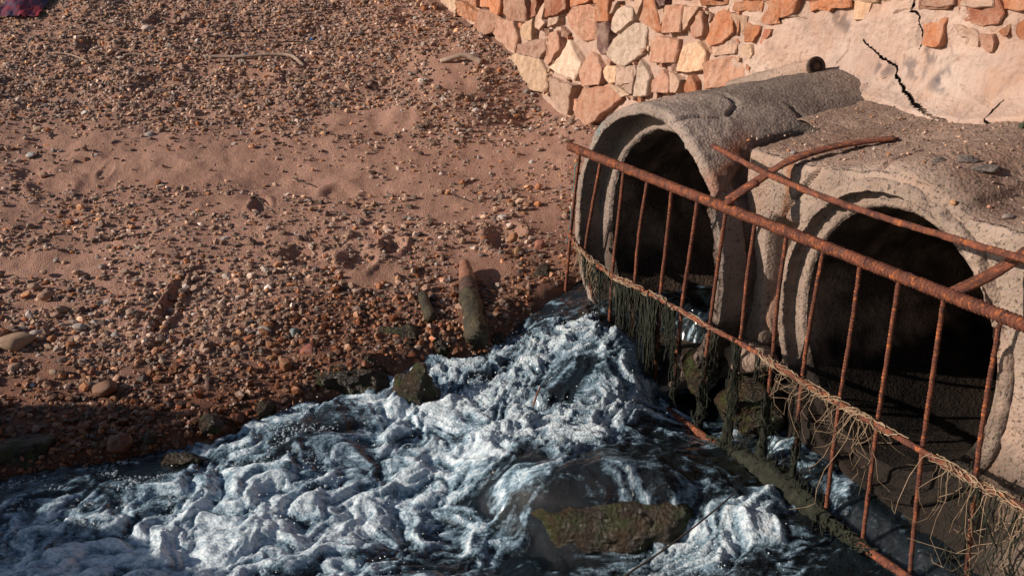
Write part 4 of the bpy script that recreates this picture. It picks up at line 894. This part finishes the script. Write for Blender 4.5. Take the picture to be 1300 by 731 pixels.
def film():
    n, m = 34, 14; U, Vv = np.meshgrid(np.linspace(0, 1, n), np.linspace(0, 1, m), indexing='ij'); c = onbeach(30, 12)
    X = c[0] + (U-.5)*.28; Y = c[1] + (Vv-.5)*.30; z = beach_h(X, Y) + .02 + .035*np.abs(fbm(U*4, Vv*3, 3, 4)) + .04*np.sin(U*np.pi)*np.sin(Vv*np.pi)
    thing('plastic_wrapper', np.stack([X, Y, z], -1), gridF(n, m), M_FILM, 'crumpled blue and red plastic wrapper at the upper left corner', 'wrapper')
film()
for u, v, c, lb in [(49, 62, (.02, .3, .06), 'tiny green plastic bit at the upper left'), (396, 51, (.02, .2, .6), 'tiny blue plastic bit above the driftwood stick'), (312, 70, (.03, .25, .5), 'tiny blue plastic bit beside the driftwood stick')]:
    pebble(u, v, 6, 4, c, lb, 2, name='plastic_fragment', cat='plastic')

# ------------------------------------------------------------------ weed, roots and string on the grille
def strands(n, path, t0, t1, l0, l1, r0, spread, seed, wob=.02, lean=(0, 0, 0), seg=9, sides=4, curl=0):
    r = np.random.default_rng(seed); out = []; m = len(path)
    for i in range(n):
        t = r.uniform(t0, t1); p = path[int(t*(m-1))] + r.normal(0, 1, 3)*np.array([spread, spread, .004]); L = r.uniform(l0, l1)
        k = np.linspace(0, 1, seg); ph = r.uniform(0, 50)
        q = p + np.stack([pn(k*2.5+ph, 1, 2)*wob*k*2 + lean[0]*k*L, pn(k*2.5+ph, 5, 2)*wob*k*2 + lean[1]*k*L, -k*L + lean[2]*k*(1-k)], -1)
        if curl: q[:, 2] += curl*np.sin(k*np.pi*r.uniform(1, 2.5))*L; q[:, 0] += L*k*r.normal(0, .35); q[:, 1] += L*k*r.normal(0, .35)
        out.append(tube(q, r0*r.uniform(.6, 1.3)*np.linspace(1, .35, seg), sides, False))
    return out
def wrap(path, t0, t1, n, r0, rad, seed):
    r = np.random.default_rng(seed); m = len(path); out = []
    for i in range(n):
        a = r.uniform(t0, t1); b = min(a + r.uniform(.02, .07), 1); seg = path[int(a*(m-1)):int(b*(m-1))+2]
        if len(seg) < 3: continue
        th = r.uniform(0, 6.28) + np.linspace(0, r.uniform(-9, 9), len(seg)); rr = rad*r.uniform(.8, 1.5)
        out.append(tube(seg + rr*(np.cos(th)[:, None]*A_ + np.sin(th)[:, None]*Z_) + r.normal(0, .0015, seg.shape), r0*r.uniform(.6, 1.4), 4, False))
    return out
def mt(u): # parameter of the middle rail at photo column u
    d = [abs(650 + FPX*p[0]/(p[1]*cp_-(p[2]-HC)*sp_) - u) for p in MID]; return int(np.argmin(d))/(len(MID)-1)
def bt(u):
    d = [abs(650 + FPX*p[0]/(p[1]*cp_-(p[2]-HC)*sp_) - u) for p in BOT]; return int(np.argmin(d))/(len(BOT)-1)
def weed(name, items, mat, label, cat):
    V, F = join(items); o = thing(name, V, F, mat, label, cat); o['kind'] = 'stuff'
out_l = tuple(-A_*.10)
def clump(u0, u1, L, n, seed, r0=.0028, lean=(0, 0)):
    r = np.random.default_rng(seed); m = len(MID); out = []; ta, tb = mt(u0), mt(u1); tip = MID[int((ta+tb)/2*(m-1))] + np.array([lean[0], lean[1], -L])
    for i in range(n):
        p = MID[int(r.uniform(ta, tb)*(m-1))] + r.normal(0, .006, 3); k = np.linspace(0, r.choice([1, 1, .75, .5, .35]), 11); ph = r.uniform(0, 60)
        q = p + (tip + r.normal(0, .012, 3)*np.array([1, 1, 2.5]) - p)*np.stack([k**.7, k**.7, k], -1)
        q = q + np.stack([pn(k*5+ph, 1, 2), pn(k*5+ph, 5, 2), .6*pn(k*5+ph, 9, 2)], -1)*.014*np.sqrt(k)[:, None]
        out.append(tube(q, r0*r.uniform(.5, 1.5)*np.linspace(1, .4, 11), 4, False))
    return out
cl = []
for j, (ua, ub, L, n) in enumerate([(738, 752, .13, 50), (746, 764, .09, 30), (757, 772, .16, 40), (770, 786, .12, 26), (782, 800, .26, 70), (795, 808, .18, 36), (806, 822, .20, 40), (814, 836, .42, 90), (822, 842, .26, 50), (838, 848, .14, 20)]): cl += clump(ua, ub, L, int(n*.45), 100+j, .0030)
weed('hanging_weed', cl, M_ALGAE, 'dark green weed hanging from the middle rail over the cascade', 'weed')
cl = []
for j, (ua, ub, L, n) in enumerate([(846, 858, .20, 14), (850, 862, .30, 16), (884, 896, .10, 8), (905, 916, .12, 8), (930, 942, .28, 24), (958, 968, .16, 10)]): cl += clump(ua, ub, L, n, 130+j, .0022)
weed('hanging_weed', cl, M_ALGAE, 'sparse dark weed on the middle rail below the far pipe rim', 'weed')
its = []
for bi, nst in ((4, 30), (5, 34), (6, 46), (7, 60), (8, 60), (9, 26)):
    b = BARS[bi]; m = len(b); zs = b[:, 2]; lo = b[int(m*.60):]
    its += wrap(lo, 0, .9, nst, .0028, .012, 30+bi) + strands(nst//2, lo, .0, .9, .05, .16, .0026, .012, 40+bi, .02)
its += strands(200, BOT, bt(928), bt(1062), .06, .17, .0032, .03, 50, .03) + wrap(BOT, bt(900), bt(1080), 300, .0035, .014, 51) + strands(60, BOT, bt(940), bt(1040), .1, .22, .0035, .03, 52, .03) + strands(14, BOT, bt(840), bt(930), .03, .08, .0018, .008, 55, .02)
def lump_tube(path, rad, seed, n=14, drop=0.0):
    p = resample(path, .012); m = len(p); rr = np.interp(np.linspace(0, 1, m), np.linspace(0, 1, len(rad)), rad); th = np.arange(n)/n*2*np.pi
    V = p[:, None] + (np.cos(th)[None, :, None]*A_ + np.sin(th)[None, :, None]*Z_)*rr[:, None, None] if abs(p[-1, 2]-p[0, 2]) < .6*np.linalg.norm(p[-1]-p[0]) else p[:, None] + (np.cos(th)[None, :, None]*A_ + np.sin(th)[None, :, None]*D_)*rr[:, None, None]
    lowm = np.clip(-(V[..., 2]-p[:, None, 2])/rr[:, None], 0, 1); V[..., 2] -= drop*lowm*(.6+.8*np.abs(pn(np.arange(m)[:, None]*.35, th[None]*1.2, seed)))
    d0 = fbm(V[..., 0]*45, V[..., 1]*45, V[..., 2]*14+seed, 3)[..., None]; V = V + (V-p[:, None])*.35*d0
    return V.reshape(-1, 3), [gridF(m, n)] + [np.stack([np.arange(m-1)*n+n-1, np.arange(1, m)*n+n-1, np.arange(1, m)*n, np.arange(m-1)*n], -1)]
mB = len(BOT); its += [lump_tube(BOT[int(bt(926)*mB):int(bt(1058)*mB)] + Z_*.012, [.014, .036, .050, .054, .046, .036, .016], 3.3, 18, .10)]
for bi, rt, hgt in ((5, .014, .3), (6, .020, .45), (7, .026, .55), (8, .030, .6), (9, .018, .4)):
    b = BARS[bi]; k0 = int(len(b)*(1-hgt*.62)); its += [lump_tube(b[k0:], [.008, .010, .013, rt*.75, rt], 7.+bi, 10)]
up = strands(60, BOT, bt(930), bt(1040), -.14, -.05, .0028, .014, 53, .02)
weed('weed_mat', its + up, M_ALGAE, 'thick mat of wet green-black weed on the bottom rail and bar feet', 'weed')
weed('dry_roots', wrap(MID, mt(728), mt(800), 26, .0018, .009, 60) + wrap(MID, mt(800), mt(880), 16, .0016, .009, 66) + wrap(MID, mt(955), mt(1000), 12, .0018, .009, 61) + wrap(MID, mt(1000), mt(1060), 20, .0016, .010, 67) + wrap(MID, mt(1072), mt(1105), 14, .0018, .010, 68) + strands(30, MID, mt(960), mt(1110), .03, .15, .0015, .008, 62, .05, curl=.25) + strands(14, MID, mt(1085), mt(1110), .10, .32, .0017, .008, 63, .05, curl=.06) + strands(40, MID, mt(735), mt(760), .03, .14, .002, .006, 64, .015), M_ROOT, 'pale dry root fibres wrapped along the middle rail', 'roots')
weed('dry_roots', wrap(MID, mt(1180), mt(1300), 28, .0015, .010, 70) + strands(28, MID, mt(1185), mt(1310), .05, .22, .0014, .012, 71, .04, curl=.3) + strands(15, MID, mt(1250), mt(1330), .10, .34, .0016, .04, 72, .10, (-.1, .05, 0), curl=.2) + wrap(BARS[13][int(len(BARS[13])*.45):], 0, .5, 20, .0018, .009, 73), M_ROOT, 'straggling dry roots on the right end of the middle rail', 'roots')
weed('dark_weed', strands(30, MID, mt(1240), mt(1330), .2, .5, .0028, .05, 80, .09, (-.12, .0, 0)), M_ALGAE, 'dark straggly weed under the right end of the grille', 'weed')
b0 = BARS[0]
weed('teal_string', [tube(smoothpath([b0[3]+A_*.0, b0[6]-A_*.01-D_*.008, b0[14]-D_*.014, b0[22]-D_*.010, b0[30]-D_*.018, b0[34]], .01, 2), .002, 5), tube(smoothpath([b0[8], b0[16]-D_*.02, b0[26]-D_*.006, b0[38]-D_*.02, b0[44]-D_*.03], .01, 2), .0016, 5)], M_STRING, 'frayed teal string tied to the first bar', 'string')

# ------------------------------------------------------------------ spray
def spray():
    r = np.random.default_rng(15); V0, F0 = ICO[1]; P = []; S = []
    for u, v, n, sp, up in [(640, 480, 260, .16, .07), (700, 540, 260, .16, .08), (590, 580, 200, .16, .07), (600, 510, 120, .08, .09), (760, 440, 160, .10, .05), (480, 620, 160, .22, .05), (320, 620, 140, .25, .05), (920, 680, 220, .12, .06), (400, 535, 120, .1, .05), (530, 700, 120, .2, .05)]:
        c = onz(u, v, .03)
        x = c[0] + r.normal(0, sp, n); y = c[1] + r.normal(0, sp*.8, n); z, fq, _ = water_fields(x, y)
        k = (y - shore(x) < -.03) & (fq > .55); P.append(np.stack([x, y, z + np.abs(r.normal(0, up*.45, n))], -1)[k]); S.append(np.clip(np.exp(r.normal(math.log(.0013), .4, n)), .0007, .003)[k])
    P = np.concatenate(P); S = np.concatenate(S); nv = len(V0)
    V = (V0[None]*S[:, None, None]*r.uniform(.7, 1.4, (len(P), 1, 3)) + P[:, None]).reshape(-1, 3); F = (F0[None] + (np.arange(len(P))*nv)[:, None, None]).reshape(-1, 3)
    place('spray', mesh('spray', V, F, M_SPRAY, True), label='fine water drops thrown up over the rapids', cat='spray', kind='stuff')
spray()

def bubbles():
    r = np.random.default_rng(19); V0, F0 = ICO[2]; n = 9000; u = r.uniform(-30, 330, n); v = r.uniform(560, 700, n)
    x = np.empty(n); y = np.empty(n)
    x = r.uniform(-1.9, -.6, n); y = r.uniform(3.0, 3.95, n)
    z, fq, _ = water_fields(x, y); pat = fbm(x*7, y*11, 31., 4)
    k = (y - shore(x) < -.02) & (pat > .12) & (fq < .75); x, y, z = x[k], y[k], z[k]; m = len(x)
    S = np.clip(np.exp(r.normal(math.log(.0032), .45, m)), .0015, .009)
    V = (V0[None]*S[:, None, None]*np.array([1, 1, .75]) + np.stack([x, y, z], -1)[:, None]).reshape(-1, 3); F = (F0[None] + (np.arange(m)*len(V0))[:, None, None]).reshape(-1, 3)
    place('foam_bubbles', mesh('foam_bubbles', V, F, M_BUB, True), label='rafts of small foam bubbles on the dark water at left', cat='foam', kind='stuff')
MB_ = Mat('bubble_film'); M_BUB = MB_.out(Base_Color=(.42, .5, .56), Roughness=.08, Specular_IOR_Level=.8, Transmission_Weight=.45, IOR=1.15)
bubbles()
